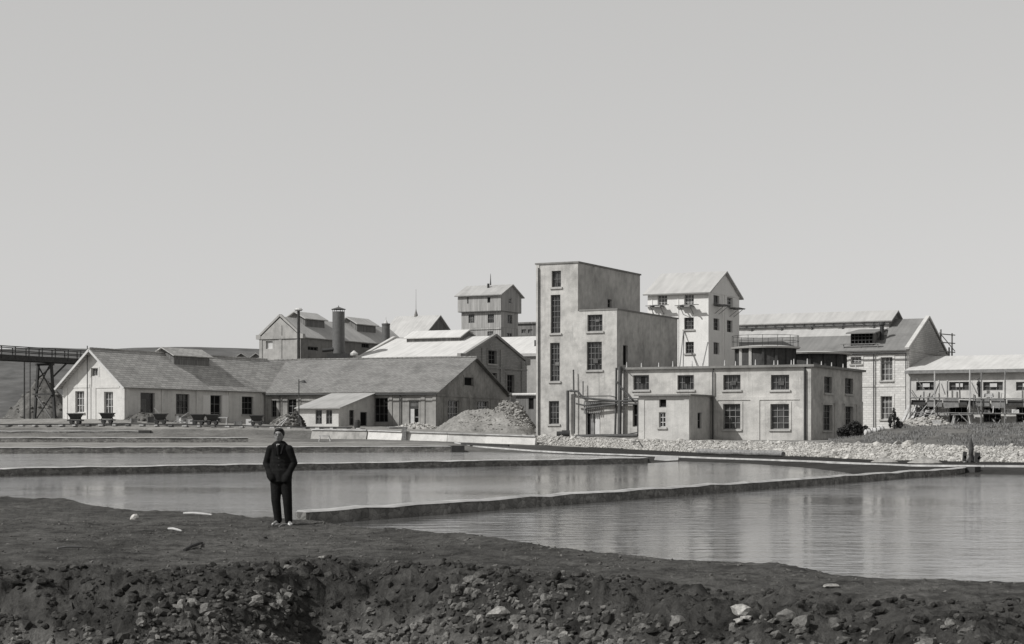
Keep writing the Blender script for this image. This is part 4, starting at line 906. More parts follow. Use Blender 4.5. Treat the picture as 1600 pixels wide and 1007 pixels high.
# column px : [ (py or None, d, z or None) R0, R1, R2, R3, R4, R4b, R5 ]
def yz(py, d): return (d, zat(py, d))
def d3w(px):
    a, b = Vector(((34 - CX) / F * 133.0, 133.0)), Vector(((705 - CX) / F * 142.0, 142.0)); k = (px - CX) / F; d = b - a
    return a.y + (k * a.y - a.x) / (d.x - k * d.y) * d.y
COLS = {
 -900: [(131, -.2), (133, .40), yz(692, 155), yz(682, 166), yz(668, 171), yz(662, 176), yz(655, 184)],
 34:   [(131, -.2), (133.3, .42), yz(692, 155), yz(682, 166), yz(668, 171), yz(662, 176), yz(655, 184)],
 195:  [(132, -.2), (134.4, .42), yz(692, 156), yz(683, 166), yz(669, 171), yz(660, 175), yz(655, 178.5)],
 388:  [(133.5, -.2), (136, .44), yz(691.5, 158), yz(684, 166), yz(671, 171), yz(665, 178), yz(662, 196)],
 480:  [(134.5, -.2), (137, .45), yz(691, 158), yz(686, 165), yz(672.5, 168), yz(669, 178), yz(667.5, 186)],
 572:  [(136, -.2), (139, .5), yz(690, 157), yz(686, 160.5), yz(673, 163), yz(670, 175), yz(667, 188)],
 640:  [(137, -.2), (140, .5), yz(690, 155), yz(688, 157.5), yz(675.6, 160), yz(671, 175), yz(668, 188)],
 700:  [(138, -.2), (141, .4), yz(692, 152), yz(690, 156), yz(677.5, 158.5), yz(673, 170), yz(669, 186)],
 745:  [(139, -.5), (143, .07), yz(698.5, 148), yz(692, 155.5), yz(679.5, 157.5), yz(676, 166), yz(670, 184)],
 830:  [(132, -.5), (137, .07), yz(705, 139), yz(695, 153), yz(682, 156), yz(681.5, 158), yz(681, 163)],
 900:  [(121, -.5), (126, .07), yz(709, 128), yz(697.5, 151), yz(684.5, 153), yz(683, 155), yz(682.5, 158)],
 1000: [(104, -.5), (109, .0), yz(712.5, 119.5), yz(703, 145), yz(688.5, 148), yz(687, 150), yz(684, 156)],
 1040: [(106, -.5), (111, -.14), yz(714, 117), yz(705, 141), yz(689.5, 146), yz(688.5, 148), yz(685, 155)],
 1150: [(99, -.5), (104, -.14), yz(718, 108), yz(710, 132), yz(691.5, 140), yz(690, 144), yz(688, 152)],
 1263: [(84, -.5), (89, -.14), yz(722, 99), yz(714, 124), yz(693, 131), yz(691, 138), yz(689, 148)],
 1300: [(78, -.5), (82, -.14), yz(724, 95), yz(715.5, 121), yz(694, 127), yz(688, 138), yz(688, 150)],
 1350: [(68, -.5), (72.5, -.14), yz(726, 90), yz(717.5, 117), yz(695, 122), yz(681, 134), yz(684, 151)],
 1390: [(66, -.5), (74, -.14), yz(727.7, 86), yz(719, 114), yz(696, 119), yz(671, 133), yz(678, 152)],
 1425: [(66, -.5), (76, -.14), yz(729, 84), yz(719.5, 112), yz(697, 117), yz(668, 133), yz(672, 155)],
 1540: [(62, -.5), (76.5, -.14), yz(729.5, 80), yz(722, 105), yz(699.5, 110), yz(664, 130), yz(668, 160)],
 1700: [(60, -.5), (75, -.14), yz(731, 78), yz(724, 101), yz(701, 106), yz(662, 128), yz(666, 160)],
 2300: [(58, -.5), (74, -.14), yz(734, 76), yz(727, 98), yz(703, 103), yz(660, 126), yz(664, 160)],
}
for c_ in COLS:
    if c_ < 705: COLS[c_][0] = (d3w(c_) + .05, -.2); COLS[c_][1] = (d3w(c_) + .2, COLS[c_][1][1])
TONE = {  # albedo in each strip R0-1, 1-2, 2-3, 3-4, 4-4b, 4b-5, beyond
 -900: (.15, .26, .24, .22, .27, .27, .18), 388: (.15, .26, .24, .17, .27, .27, .18), 480: (.15, .26, .15, .12, .27, .27, .18), 700: (.12, .22, .18, .18, .27, .27, .18),
 760: (.09, .12, .12, .32, .27, .27, .18), 900: (.08, .055, .045, .48, .27, .27, .18), 1150: (.07, .045, .036, .52, .25, .27, .18), 1290: (.07, .045, .036, .52, .2, .25, .18),
 1330: (.07, .045, .036, .52, .15, .19, .18), 2300: (.07, .045, .036, .52, .16, .16, .18)}
cpx = np.array(sorted(COLS)); pxs = np.concatenate([np.arange(-900, 0, 30), np.arange(0, 1700, 3.0), np.arange(1700, 2301, 30)])
SUB = (6, 26, 18, 12, 18, 16)
rows_d, rows_z = [], []
for r in range(7):
    rows_d.append(np.interp(pxs, cpx, [COLS[c][r][0] for c in cpx])); rows_z.append(np.interp(pxs, cpx, [COLS[c][r][1] for c in cpx]))
tpx = np.array(sorted(TONE)); tones = [np.interp(pxs, tpx, [TONE[c][k] for c in tpx]) for k in range(7)]
# far strips
for d_, z_ in ((300, 4.0), (620, 5.0), (1500, 3.0), (4200, 1.2)): rows_d.append(np.full_like(pxs, d_)); rows_z.append(np.full_like(pxs, z_))
tones += [np.full_like(pxs, .22)] * 4
subs = SUB + (16, 6, 5, 4)
D_, Z_, T_, Amp = [], [], [], []
for r in range(10):
    n = subs[r]
    for k in range(n + (r == 9)):
        t = k / n
        D_.append(rows_d[r] * (1 - t) + rows_d[r + 1] * t); e = t if r in (0, 1, 3) else t
        Z_.append(rows_z[r] * (1 - e) + rows_z[r + 1] * e)
        T_.append(tones[r] * (1 - 0) if r >= 6 else tones[r]); Amp.append(np.full_like(pxs, (0, .02, .03, .07, .05, .07, .12, 1.0, 2.0, 2.0)[r] if k else .015))
D_, Z_, T_, Amp = map(np.array, (D_, Z_, T_, Amp)); X_ = (pxs[None, :] - CX) / F * D_
# wobble the borders between tones, so that strips do not end on ruled lines
idx = np.arange(D_.shape[0])[:, None] + np.round(1.6 * fbm(X_ * .35, D_ * .12, 3, 3)).astype(int); idx = np.clip(idx, 0, D_.shape[0] - 1)
T_ = np.take_along_axis(T_, idx, 0)
Zg = Z_ + Amp * fbm(X_ * .9, D_ * .6, 11, 4)
ground = grid_mesh('ground', X_, D_, Zg, T_, M['ground'])
def gz(x, y):
    """height of the far ground at a point"""
    px = CX + x / y * F; c = int(np.argmin(abs(pxs - px))); return float(np.interp(y, D_[:, c], Zg[:, c]))

# hills
hx = np.linspace(-2200, 2600, 260); prof = np.interp(hx, [-2200, -900, -560, -420, -300, -190, -80, 200, 900, 1600, 2600], [40, 62, 79, 84.5, 84, 80, 46, 20, 14, 26, 20])
rows = []
for k, (y, f_) in enumerate(((1200, 0), (1350, .35), (1500, .75), (1650, .97), (1800, 1.0), (2100, .6), (2600, .1))): rows.append((np.full_like(hx, y), f_ * (prof + 3 * fbm(hx * .008, np.full_like(hx, k), 5, 4)) + 1))
HX = np.tile(hx, (len(rows), 1)); HY_ = np.array([r[0] for r in rows]); HZ = np.array([r[1] for r in rows]) - 3
grid_mesh('hills', HX, HY_, HZ, None, M['hill'])

# ------------------------------------------------------------------ foreground bank
SH_P = [-900, -100, 34, 100, 130, 180, 215, 330, 410, 462, 495, 560, 640, 740, 860, 960, 1040, 1130, 1205, 1240, 1280, 1340, 1440, 1530, 1700, 2400]
SH_Y = [776, 781, 782, 783, 790, 798, 802, 808, 814, 819, 820, 826.5, 833, 841, 858, 867, 878, 884, 884.5, 888.5, 897, 905, 910, 913, 918, 925]
CR_P = [-900, 34, 200, 350, 500, 650, 760, 900, 1000, 1100, 1300, 1530, 2400]; CR_Y = [893, 893, 900, 890, 880, 885, 893, 905, 915, 925, 940, 955, 970]
DR_P = [-900, 34, 600, 850, 1000, 1200, 1600, 2400]; DR_V = [1.15, 1.15, 1.15, 1.0, .75, .6, .55, .5]
# ------------------------------------------------------------------ ponds
W1 = [(472, 35.2), (1506, 78.0)]
W2 = [(-900, 57.0), (34, 74.5), (1008, 104.0)]
W3 = [(-900, d3w(-900)), (34, 133.0), (705, 142.0)]
W4 = [(-900, 154.5), (34, 156.0), (240, 157.0), (388, 158.2)]
W5 = [(-900, 167.0), (34, 168.0), (130, 168.2), (219, 168.6)]
def plan(w): return [Vector(((p - CX) / F * d, d)) for p, d in w]
def water(name, pts, z):
    m = MB(); m.quad(*[(p[0], p[1], z) for p in pts]); o = m.build(name, M['water_upper' if 'upper' in name else 'water'], fix=False); tag(o, kind='structure')
    if o.data.polygons[0].normal.z < 0: o.data.flip_normals()
    return o
w2 = plan(W2); w3 = plan(W3)
NEAR = [((p - CX) / F * d, d) for p, d in [(p, .55 * 1.66 * F / (np.interp(p, CR_P, CR_Y) - HY) + .45 * (CZ - ZW) * F / (np.interp(p, SH_P, SH_Y) - HY)) for p in (-900, -300, 34, 250, 500, 760, 1000, 1250, 1530, 1900, 2400)]]
water('pond_water', [(-60, 48)] + NEAR + [(60, 30), (60, 90), (24, 112), (12.0, 114), (8.2, 104.3)] + [tuple(p) for p in reversed(w2)] + [(-60, 60)], ZW)
water('upper_pond_water', [tuple(p) for p in w2] + [(8.5, 112), (5, 130), (-3, 147)] + [tuple(p) for p in reversed(w3)], ZW3)
def pond_wall(w, ztop, zbot, width, label, end=None, crown=.032):
    pts = plan(w); dense = []
    for i in range(len(pts) - 1):
        n = max(2, int((pts[i + 1] - pts[i]).length / 1.0))
        for k in range(n): dense.append(pts[i].lerp(pts[i + 1], k / n))
    dense.append(pts[-1]); T = thing('pond_wall', label, 'pond wall', (dense[0].x, dense[0].y, 0), 0, 'masonry walls between the ponds'); o = Vector((dense[0].x, dense[0].y, 0))
    rnd = random.Random(len(w) * 7 + int(ztop * 100)); body, cap = MB(), MB(); secs, caps = [], []
    for i, p in enumerate(dense):
        d = (dense[min(i + 1, len(dense) - 1)] - dense[max(i - 1, 0)]).normalized(); n = Vector((d.y, -d.x)); j = lambda s: rnd.uniform(-s, s)
        zt = ztop + j(.022); a, b = p + n * (width / 2 + j(.04)), p - n * (width / 2 + j(.04))
        secs.append([Vector((*a, zbot)) - o, Vector((*(a - n * .03), zt - crown + .003)) - o, Vector((*(b + n * .03), zt - crown + .003)) - o, Vector((*b, zbot)) - o])
        a2, b2 = p + n * (width / 2 + .01 + j(.03)), p - n * (width / 2 + .01 + j(.03)); caps.append([Vector((*a2, zt - crown)) - o, Vector((*(a2 - n * width * .45), zt + .012 + j(.012))) - o, Vector((*(b2 + n * .03), zt + .008)) - o, Vector((*b2, zt - crown)) - o])
    for S_, mb in ((secs, body), (caps, cap)):
        mb.v = [q for s in S_ for q in s]; mb.f = [(i * 4 + k, i * 4 + (k + 1) % 4, i * 4 + 4 + (k + 1) % 4, i * 4 + 4 + k) for i in range(len(S_) - 1) for k in range(4)] + [(0, 1, 2, 3), tuple(len(mb.v) - 4 + k for k in (3, 2, 1, 0))]
    body.build('wall', M['pondwall'], T); cap.build('coping', M['pondcap'], T)
    if end:
        p = dense[-1] - o.xy; d = (dense[-1] - dense[-2]).normalized(); n = Vector((d.y, -d.x)); q = MB(); l_, w_, h_ = end; c = [p - d * .1 - n * w_, p + d * l_ - n * w_, p + d * l_ + n * w_, p - d * .1 + n * w_]
        q.hexa([(v.x, v.y, zbot) for v in c], [(v.x, v.y, ztop + h_) for v in c]); q.build('end_block', M['timber'], T)
    return T
def rubble_wall(name, v):
    k = NT(name, 0.95, 0.1); uv = k.obj; nz = k.n('ShaderNodeTexNoise'); nz.inputs['Scale'].default_value = 2.5; k.l(uv, nz.inputs['Vector'])
    wp = k.mix(0.16, uv, nz.outputs['Color']); wp = k.map(wp, (1, 1, 1.5))
    a = k.n('ShaderNodeTexVoronoi', feature='F1'); e = k.n('ShaderNodeTexVoronoi', feature='DISTANCE_TO_EDGE')
    for q in (a, e): q.inputs['Scale'].default_value = 6.5; k.l(wp, q.inputs['Vector'])
    c = k.ramp(a.outputs['Color'], [(0.1, v * .7), (0.5, v), (0.9, v * 1.35)]); c = k.mix(0.8, c, k.ramp(e.outputs['Distance'], [(0.0, 0.62), (0.07, 1.0)]), 'MULTIPLY')
    c = k.mix(0.8, c, k.ramp(k.noise(uv, 1.1, 6, .7), [(0.35, 0.55), (0.6, 1.1)]), 'MULTIPLY'); k.col(c); k.bump(e.outputs['Distance'], 0.7, 0.06); return k.m
M['pondwall'] = rubble_wall('pond_masonry', .22)
M['pondcap'] = plain('lime_coping', .42, .9, .1, .3, 1.2)
pond_wall(W1, .15, -.9, .27, 'nearest pond wall, running from behind the standing man far to the right', (.9, .5, .02))
pond_wall(W2, .21, -.9, .42, 'second pond wall, passing behind the standing man and ending in open water')
pond_wall(W3, .56, -.9, .6, 'third pond wall with a dark sluice block at its right end', (.95, .55, .05))
pond_wall(W4, 1.2, .2, .6, 'fourth pond wall, short and low, beyond the third one')
pond_wall(W5, 1.78, .6, .6, 'farthest pond wall below the rail track, with a dark stub end', (1.0, .5, .05))
# kerb along the far side of the ponds
kp = [(712, 152.0), (745, 148), (830, 139), (900, 128), (1000, 119.5), (1040, 117), (1150, 108), (1263, 99), (1350, 90), (1425, 84), (1480, 82), (1540, 80), (1700, 78)]
m = MB(); pts = [Vector(((p - CX) / F * d, d, gz((p - CX) / F * d, d) + .05)) for p, d in kp]; o = pts[0].copy()
for a, b in zip(pts, pts[1:]): m.bar(a - o - Vector((0, 0, .03)), b - o + (b - a).normalized() * .05 - Vector((0, 0, .03)), .24, .12)
ob = m.build('kerb', M['pondcap']); ob.location = o; tag(ob, 'thin pale kerb edging the dark mud on the far side of the ponds', 'kerb')

def stone_mesh(seed, n=2, rough=.28, flat=.7):
    bm = bmesh.new(); bmesh.ops.create_icosphere(bm, subdivisions=n, radius=1); r = random.Random(seed); dirs = [Vector((r.gauss(0, 1), r.gauss(0, 1), r.gauss(0, 1))).normalized() for _ in range(9)]; cuts = [r.uniform(.45, .9) for _ in dirs]
    for v in bm.verts:
        for d, c in zip(dirs, cuts):
            q = v.co.dot(d)
            if q > c: v.co -= d * (q - c) * .9
        v.co *= 1 + r.uniform(-rough, rough) * .35
    for v in bm.verts: v.co.z *= flat
    vs = np.array([v.co[:] for v in bm.verts]); fs = np.array([[v.index for v in f.verts] for f in bm.faces]); bm.free(); return vs, fs
STONES = [stone_mesh(i, 1) for i in range(8)]; STONES2 = [stone_mesh(40 + i, 2, .55, .75) for i in range(10)]
def scatter(name, P_, size, tone, mat, src=STONES, kind='stuff', squash=None):
    V_, Fc, Tn, n = [], [], [], 0
    for i, (p, s, t) in enumerate(zip(P_, size, tone)):
        vs, fs = src[i % len(src)]; a = RNG.uniform(0, 6.28); c, s_ = math.cos(a), math.sin(a); b = RNG.uniform(-.6, .6); cb, sb = math.cos(b), math.sin(b)
        R = np.array([[c, -s_, 0], [s_, c, 0], [0, 0, 1]]) @ np.array([[1, 0, 0], [0, cb, -sb], [0, sb, cb]]); sc = s * RNG.uniform(.75, 1.3, 3)
        V_.append((vs * sc) @ R.T + np.array(p)); Fc.append(fs + n); n += len(vs); Tn.append(np.full(len(vs), t))
    V_, Fc, Tn = np.concatenate(V_), np.concatenate(Fc), np.concatenate(Tn); me = bpy.data.meshes.new(name); me.from_pydata(V_.tolist(), [], Fc.tolist()); me.update()
    at = me.color_attributes.new('tone', 'FLOAT_COLOR', 'POINT'); at.data.foreach_set('color', np.stack([Tn, Tn * .991, Tn * .972, np.ones_like(Tn)], -1).ravel().astype(np.float32)); me.materials.append(mat)
    o = bpy.data.objects.new(name, me); COL.objects.link(o)
    return tag(o, kind=kind)
# revetment stones on the embankment
ps, sz, tn = [], [], []
for _ in range(12000):
    px = RNG.uniform(815, 1760); t = RNG.uniform(-.12, 1.08)
    d3, d4 = np.interp(px, cpx, [COLS[c][3][0] for c in cpx]), np.interp(px, cpx, [COLS[c][4][0] for c in cpx]); d = d3 + (d4 - d3) * t; x = (px - CX) / F * d
    ps.append((x, d, gz(x, d) + .03)); sz.append((abs(RNG.normal(.05, .03)) + .025) * (2.6 if RNG.random() < .05 else 1)); tn.append(RNG.uniform(.34, .56))
scatter('rubble', ps, sz, tn, M['clod'])
# rendered retaining wall, left continuation of the embankment (grey length, then white)
def ret_wall(pts, h0, label, mat, th=.5):
    T = thing('retaining_wall', label, 'wall', pts[0]); o = Vector(pts[0]); m = MB(); c = MB()
    for (a, b) in zip(pts, pts[1:]):
        a, b = Vector(a) - o, Vector(b) - o; d = (b - a).normalized(); n = Vector((d.y, -d.x, 0))
        if n.y > 0: n = -n
        m.hexa([a + n * th - Vector((0, 0, h0)), b + n * th - Vector((0, 0, h0)), b - n * .1 - Vector((0, 0, h0)), a - n * .1 - Vector((0, 0, h0))], [a + n * .1, b + n * .1, b - n * .1, a - n * .1])
    m.build('wall', M[mat], T, fix=False)
    for (a, b) in zip(pts, pts[1:]):
        a, b = Vector(a) - o, Vector(b) - o; c.bar(a + Vector((0, 0, .045)), b + Vector((0, 0, .045)), .5, .09)
    c.build('coping', M['pondcap'], T)
ret_wall([P(489, 672.3, 164.6), P(575, 673.3, 160.2)], 1.6, 'grey length of retaining wall right of the standing man, before the lean-to', 'cement')
ret_wall([P(577, 673.5, 160), P(630, 675.5, 157.6)], 1.7, 'short white length of retaining wall beside the grey one', 'lime')
ret_wall([P(634, 675.8, 157.4), P(700, 677.8, 155.7), P(760, 680, 154.9), P(838, 682.6, 152.4)], 1.7, 'long white retaining wall below the gravel heap', 'lime')
m = MB(); m.box(-.18, .18, -.5, .1, -1.2, .35); o_ = m.build('wall_pier', M['stone']); o_.location = P(632, 675.3, 157.3); tag(o_, 'grey pier closing the gap between two white retaining walls', 'pier')

# ------------------------------------------------------------------ heaps
def heap(name, label, cat, c, rx, ry, h, mat, tone, seed, n=46, ridge=None, kind=None, clods=0, csize=.12):
    g = np.linspace(-1, 1, n); U, V = np.meshgrid(g, g); R = np.sqrt(U ** 2 + V ** 2)
    prof_ = np.clip(1 - R, 0, 1) ** .85 if ridge is None else np.clip(1 - np.sqrt((np.clip(abs(U) - ridge, 0, 9) / (1 - ridge)) ** 2 + V ** 2), 0, 1) ** .85
    Zh = h * prof_ * (1 + .16 * fbm(U * 2.2, V * 2.2, seed, 3)) + .1 * h * fbm(U * 6, V * 6, seed + 3, 3) * (prof_ > 0.03) - .25 * (prof_ <= 0)
    o = grid_mesh(name, U * rx, V * ry, Zh, np.full_like(U, tone), mat, kind=None); o.location = c
    tag(o, label, cat)
    if clods:
        ps, sz = [], []
        for _ in range(clods):
            a, r = RNG.uniform(0, 6.28), math.sqrt(RNG.uniform(0, .95)); u, v = r * math.cos(a), r * math.sin(a); i, j = int((v + 1) / 2 * (n - 1)), int((u + 1) / 2 * (n - 1)); ps.append((u * rx, v * ry, Zh[i, j] + csize * .2)); sz.append(abs(RNG.normal(csize, csize * .4)) + .02)
        s = scatter('loose_stone', ps, sz, [tone * RNG.uniform(.7, 1.5) for _ in ps], M['clod']); s.parent = o; s.location = (0, 0, 0); s['kind'] = 'stuff'
    return o
g0 = lambda px, d: Vector(((px - CX) / F * d, d, gz((px - CX) / F * d, d)))
heap('gravel_heap', 'wide heap of pale gravel before the dark gable end', 'heap', g0(757, 171), 4.9, 3.2, 2.05, M['ground'], .28, 21, ridge=.35, clods=900, csize=.07)
heap('stone_heap', 'tall steep heap of broken white stone beside the dark gable', 'heap', g0(795, 180), 2.6, 2.2, 2.75, M['ground'], .27, 31, ridge=.25, clods=900, csize=.15)
heap('spoil_heap', 'brown earth heap half hidden behind the timber trestle', 'heap', g0(66, 224), 4.6, 3.5, 5.2, M['ground'], .15, 41, clods=150, csize=.2)
heap('sand_heap', 'small pale sand heap on the mud near the far right end of the kerb', 'heap', g0(1382, 100), .8, .6, .3, M['ground'], .32, 51, 24)
heap('sand_heap', 'pale low sand heap beside the stump, wider than the one left of it', 'heap', g0(1445, 97), 1.0, .6, .35, M['ground'], .34, 52, 24)
# grass on the mound
gs = MB(); gt = []
rg = random.Random(3)
for _ in range(9000):
    px = rg.uniform(1295, 1780); t = rg.uniform(.0, 1.25) ; d4, d5 = np.interp(px, cpx, [COLS[c][4][0] for c in cpx]), np.interp(px, cpx, [COLS[c][5][0] for c in cpx])
    d = d4 + (d5 - d4) * t; x = (px - CX) / F * d
    if px < 1340 and rg.random() < .5: continue
    dn = float(fbm(np.array([x * .8]), np.array([d * .35]), 33, 3)[0])
    if dn < rg.uniform(-.35, .12): continue
    z = gz(x, d); h = rg.uniform(.05, .17) * (1 + 1.2 * max(0, dn)) * (1.5 if rg.random() < .06 else 1)
    for k in range(3):
        a = rg.uniform(0, 6.28); dx, dy = math.cos(a) * .035, math.sin(a) * .035; lx, ly = rg.uniform(-.1, .1), rg.uniform(-.1, .1); ox, oy = rg.uniform(-.15, .15), rg.uniform(-.15, .15)
        gs.quad((x + ox - dx, d + oy - dy, z - .03), (x + ox + dx, d + oy + dy, z - .03), (x + ox + lx, d + oy + ly, z + h))
o = gs.build('grass', M['grass'], fix=False); tag(o, kind='stuff')

# ------------------------------------------------------------------ bush, cypress, barrels
def leafy(name, label, cat, loc, blobs, n, size, seed, trunk):
    T = thing(name, label, cat, loc); r = random.Random(seed); m = MB()
    for _ in range(n):
        c, rad = r.choice(blobs); d = Vector((r.gauss(0, 1), r.gauss(0, 1), r.gauss(0, 1))).normalized() * r.uniform(.55, 1.05); p = Vector(c) + Vector((d.x * rad[0], d.y * rad[1], d.z * rad[2]))
        if p.z < .02: p.z = .02 + r.random() * .1
        a = Vector((r.gauss(0, 1), r.gauss(0, 1), r.gauss(0, 1))).normalized(); b = a.cross(Vector((r.gauss(0, 1), r.gauss(0, 1), r.gauss(0, 1)))).normalized(); s = size * r.uniform(.6, 1.4)
        m.quad(p - a * s, p + b * s * .5, p + a * s, p - b * s * .5)
    m.build('crown', M['leaf'], T, fix=False); m = MB()
    for q in trunk: m.tube(q, [.07, .02], 6)
    m.build('trunk', M['timber'], T); return T
leafy('bush', 'round dark bush against the shaded end of the low block', 'bush', g0(1330, 139), [((0, 0, .55), (.85, .7, .6)), ((.9, .1, .45), (.6, .6, .5)), ((-.6, 0, .4), (.5, .5, .42)), ((.3, 0, .9), (.5, .5, .4))], 2600, .09, 5, [[(0, 0, -.1), (.1, 0, .9)], [(.3, 0, -.1), (.9, 0, .7)], [(-.1, 0, -.1), (-.5, 0, .6)]])
leafy('young_cypress', 'small dark spiky young cypress on the crest of the grassy mound', 'shrub', g0(1397, 133), [((0, 0, .55), (.3, .3, .6)), ((0, 0, 1.05), (.14, .14, .5)), ((-.3, 0, .55), (.12, .12, .45)), ((.28, 0, .5), (.12, .12, .4)), ((.45, 0, .3), (.22, .2, .25))], 1100, .07, 6, [[(0, 0, -.2), (0, 0, 1.3)]])
for k, (px, d, lab) in enumerate(((1356, 137, 'pale barrel lying by the dark bush, first of three'), (1366, 137.3, 'pale barrel lying in the middle of three on the grass'), (1376, 137.6, 'pale barrel lying at the foot of the whitewashed hall, farthest from the bush'))):
    T = thing('barrel', lab, 'barrel', g0(px, d) + Vector((0, 0, .22)), random.Random(k).uniform(-.3, .3), 'barrels by the mound'); m = MB(); m.tube([(-.24, 0, 0), (-.12, 0, 0), (.12, 0, 0), (.24, 0, 0)], [.2, .25, .25, .2], 16); m.build('staves', M['stonew'], T)
    for x in (-.15, .15): m = MB(); m.tube([(x - .02, 0, 0), (x + .02, 0, 0)], .252, 16); m.build('hoop', M['iron'], T)
# stump with stakes at the far right
c = g0(1517, 100); T = thing('tree_stump', 'gnarled split tree stump standing on the white rubble at the far right', 'stump', c); m = MB()
m.tube([(0, 0, -.1), (-.02, 0, .35), (.03, 0, .75), (0, 0, 1.15), (.02, 0, 1.35)], [.22, .13, .14, .08, .03], 9); m.build('trunk', M['timber'], T)
for pts, r in ((([(0, 0, .45), (-.2, 0, .15), (-.42, -.05, -.05)]), [.1, .09, .06]), ([(0, 0, .5), (.2, .05, .2), (.33, 0, -.05)], [.1, .08, .06]), ([(-.03, 0, .7), (-.28, 0, .95), (-.32, 0, 1.15)], [.08, .05, .03]), ([(.02, 0, .8), (.22, 0, 1.0), (.3, .05, 1.05)], [.07, .04, .02])): m = MB(); m.tube(pts, r, 7); m.build('root' if pts[-1][2] < 0.2 else 'branch', M['stone'], T)
for px, dz, s, lab in ((1506.5, .32, .15, 'dark wooden block beside the stump, on its left side'), (1526, .28, .2, 'dark broken post leaning on the right of the stump')):
    m = MB(); m.bar((0, 0, -.25), (.05, 0, .28), s * 1.3, s); m.bar((.06, 0, -.1), (.2 if px > 1515 else .02, 0, .05), s, s * .8); ob = m.build('wooden_post', M['timber']); ob.location = g0(px, 99.5) + Vector((0, 0, dz)); tag(ob, lab, 'post')
# log on the mud, small concrete ridge block, bent rod, frame
A_, B_ = g0(1092, 128), g0(1224, 119); m = MB(); o = A_ + Vector((0, 0, .2)); e = B_ + Vector((0, 0, .22)) - o
m.tube([e * (i / 10) + Vector((0, 0, .02 * math.sin(i * 1.7))) for i in range(11)], [.19 + .025 * math.sin(i * 2.3) for i in range(11)], 12); ob = m.build('log', M['stone']); ob.location = o; tag(ob, 'long thick grey log lying on the mud before the white rubble bank', 'log')
c = Vector(((1043 - CX) / F * 112, 112, ZW)); m = MB(); m.add([(-1.0, -.3, -.3), (.55, -.3, -.3), (.95, .9, -.3), (-.6, .9, -.3), (-.75, .0, .30), (.7, .0, .30)], [(0, 1, 5, 4), (1, 2, 5), (2, 3, 4, 5), (3, 0, 4), (3, 2, 1, 0)]); ob = m.build('ridge_block', M['pondcap']); ob.location = c; tag(ob, 'small tent-shaped pale concrete block at the edge of the water', 'block')
m = MB(); q = [P(988, 691, 146), P(999, 690.5, 146), P(1005, 701, 145)]; m.tube([p - q[0] for p in q], .05, 6); ob = m.build('bent_rod', M['iron']); ob.location = q[0]; tag(ob, 'bent dark rod lying against the white rubble near the annexe', 'rod')
c = g0(507, 158.5); T = thing('wooden_horse', 'small pale wooden trestle standing at the pond end, before the grey wall', 'trestle', c); m = MB(); m.bar((-.5, 0, .5), (.45, 0, .5), .2, .1); m.build('beam', M['timberl'], T)
for x, y in ((-.4, -.25), (-.4, .25), (.4, -.25), (.4, .25)): m = MB(); m.bar((x, y * .2, .45), (x * 1.15 + (.1 if x > 0 else 0), y, -.02), .07); m.build('leg', M['timberl'], T)
m = MB(); m.bar((0, 0, 0), g0(795, 147) - g0(721, 149), .25, .16); ob = m.build('plank', M['timber']); ob.location = g0(721, 149) + Vector((0, 0, .12)); tag(ob, 'dark plank lying flat at the far pond edge below the white wall', 'plank')

# ------------------------------------------------------------------ track and carts
tp = [(-900, 170.5), (34, 172.0), (200, 172.8), (400, 173.6), (478, 173.8), (585, 172.5)]
rail_pts = [g0(p, d) for p, d in tp]
def along(pts, step):
    out, acc = [], 0
    for a, b in zip(pts, pts[1:]):
        L = (b - a).length; n = int(L / step)
        for k in range(n): out.append((a.lerp(b, k / n), (b - a).normalized()))
    return out
T = thing('rail_track', 'narrow rail track on short sleepers running past the sheds', 'track', rail_pts[1]); o = rail_pts[1]
dense = [p for p, _ in along(rail_pts, 2.0)]
for off in (-.33, .33):
    m = MB()
    for a, b in zip(dense, dense[1:]):
        n = Vector(((b - a).y, -(b - a).x, 0)).normalized() * off
        m.bar(Vector((a.x, a.y, a.z + .16)) - o + n, Vector((b.x, b.y, b.z + .16)) - o + n, .07, .12)
    m.build('rail', M['iron'], T)
sl_all = along(rail_pts[:], 1.25); sl_all = [q for q in sl_all if q[0].x > -58][:95]
for k, (p, d) in enumerate(sl_all):
    n = Vector((d.y, -d.x, 0)); m = MB(); q = p - o + Vector((0, 0, .05)); e = .75 + .1 * ((k * 37) % 5 - 2) / 2; m.bar(q - n * e, q + n * e, .3 + .06 * (k % 3), .13); m.build('sleeper', M['stonew' if k % 3 != 1 else 'timberm'], T)
def make_cart():
    T = thing('tip_cart', 'x', 'tip cart', (0, 0, 0), 0, 'tip carts on the rail track')
    m = MB(); m.hexa([(-.38, -.22, .42), (.38, -.22, .42), (.38, .22, .42), (-.38, .22, .42)], [(-.66, -.5, .98), (.66, -.5, .98), (.66, .5, .98), (-.66, .5, .98)]); m.build('hopper', M['iron'], T)
    m = MB()
    for a, b in (((-.68, -.52), (.68, -.52)), ((-.68, .52), (.68, .52)), ((-.68, -.52), (-.68, .52)), ((.68, -.52), (.68, .52))): m.bar((*a, .98), (*b, .98), .06, .07)
    m.build('rim', M['rust'], T); m = MB()
    for y in (-.28, .28): m.bar((-.7, y, .33), (.7, y, .33), .08, .12)
    for x in (-.7, .7): m.bar((x, -.3, .335), (x, .3, .335), .1, .12)
    m.build('chassis', M['iron'], T); m = MB()
    for x in (-.55, .55): m.bar((x, 0, .36), (x * .8, 0, .72), .1, .08)
    m.build('rocker', M['rust'], T)
    for x in (-.34, .34):
        for y in (-.33, .33): m = MB(); m.tube([(x, y - .035, .17), (x, y + .035, .17)], .165, 14); m.build('wheel', M['iron'], T)
    return T
proto = make_cart()
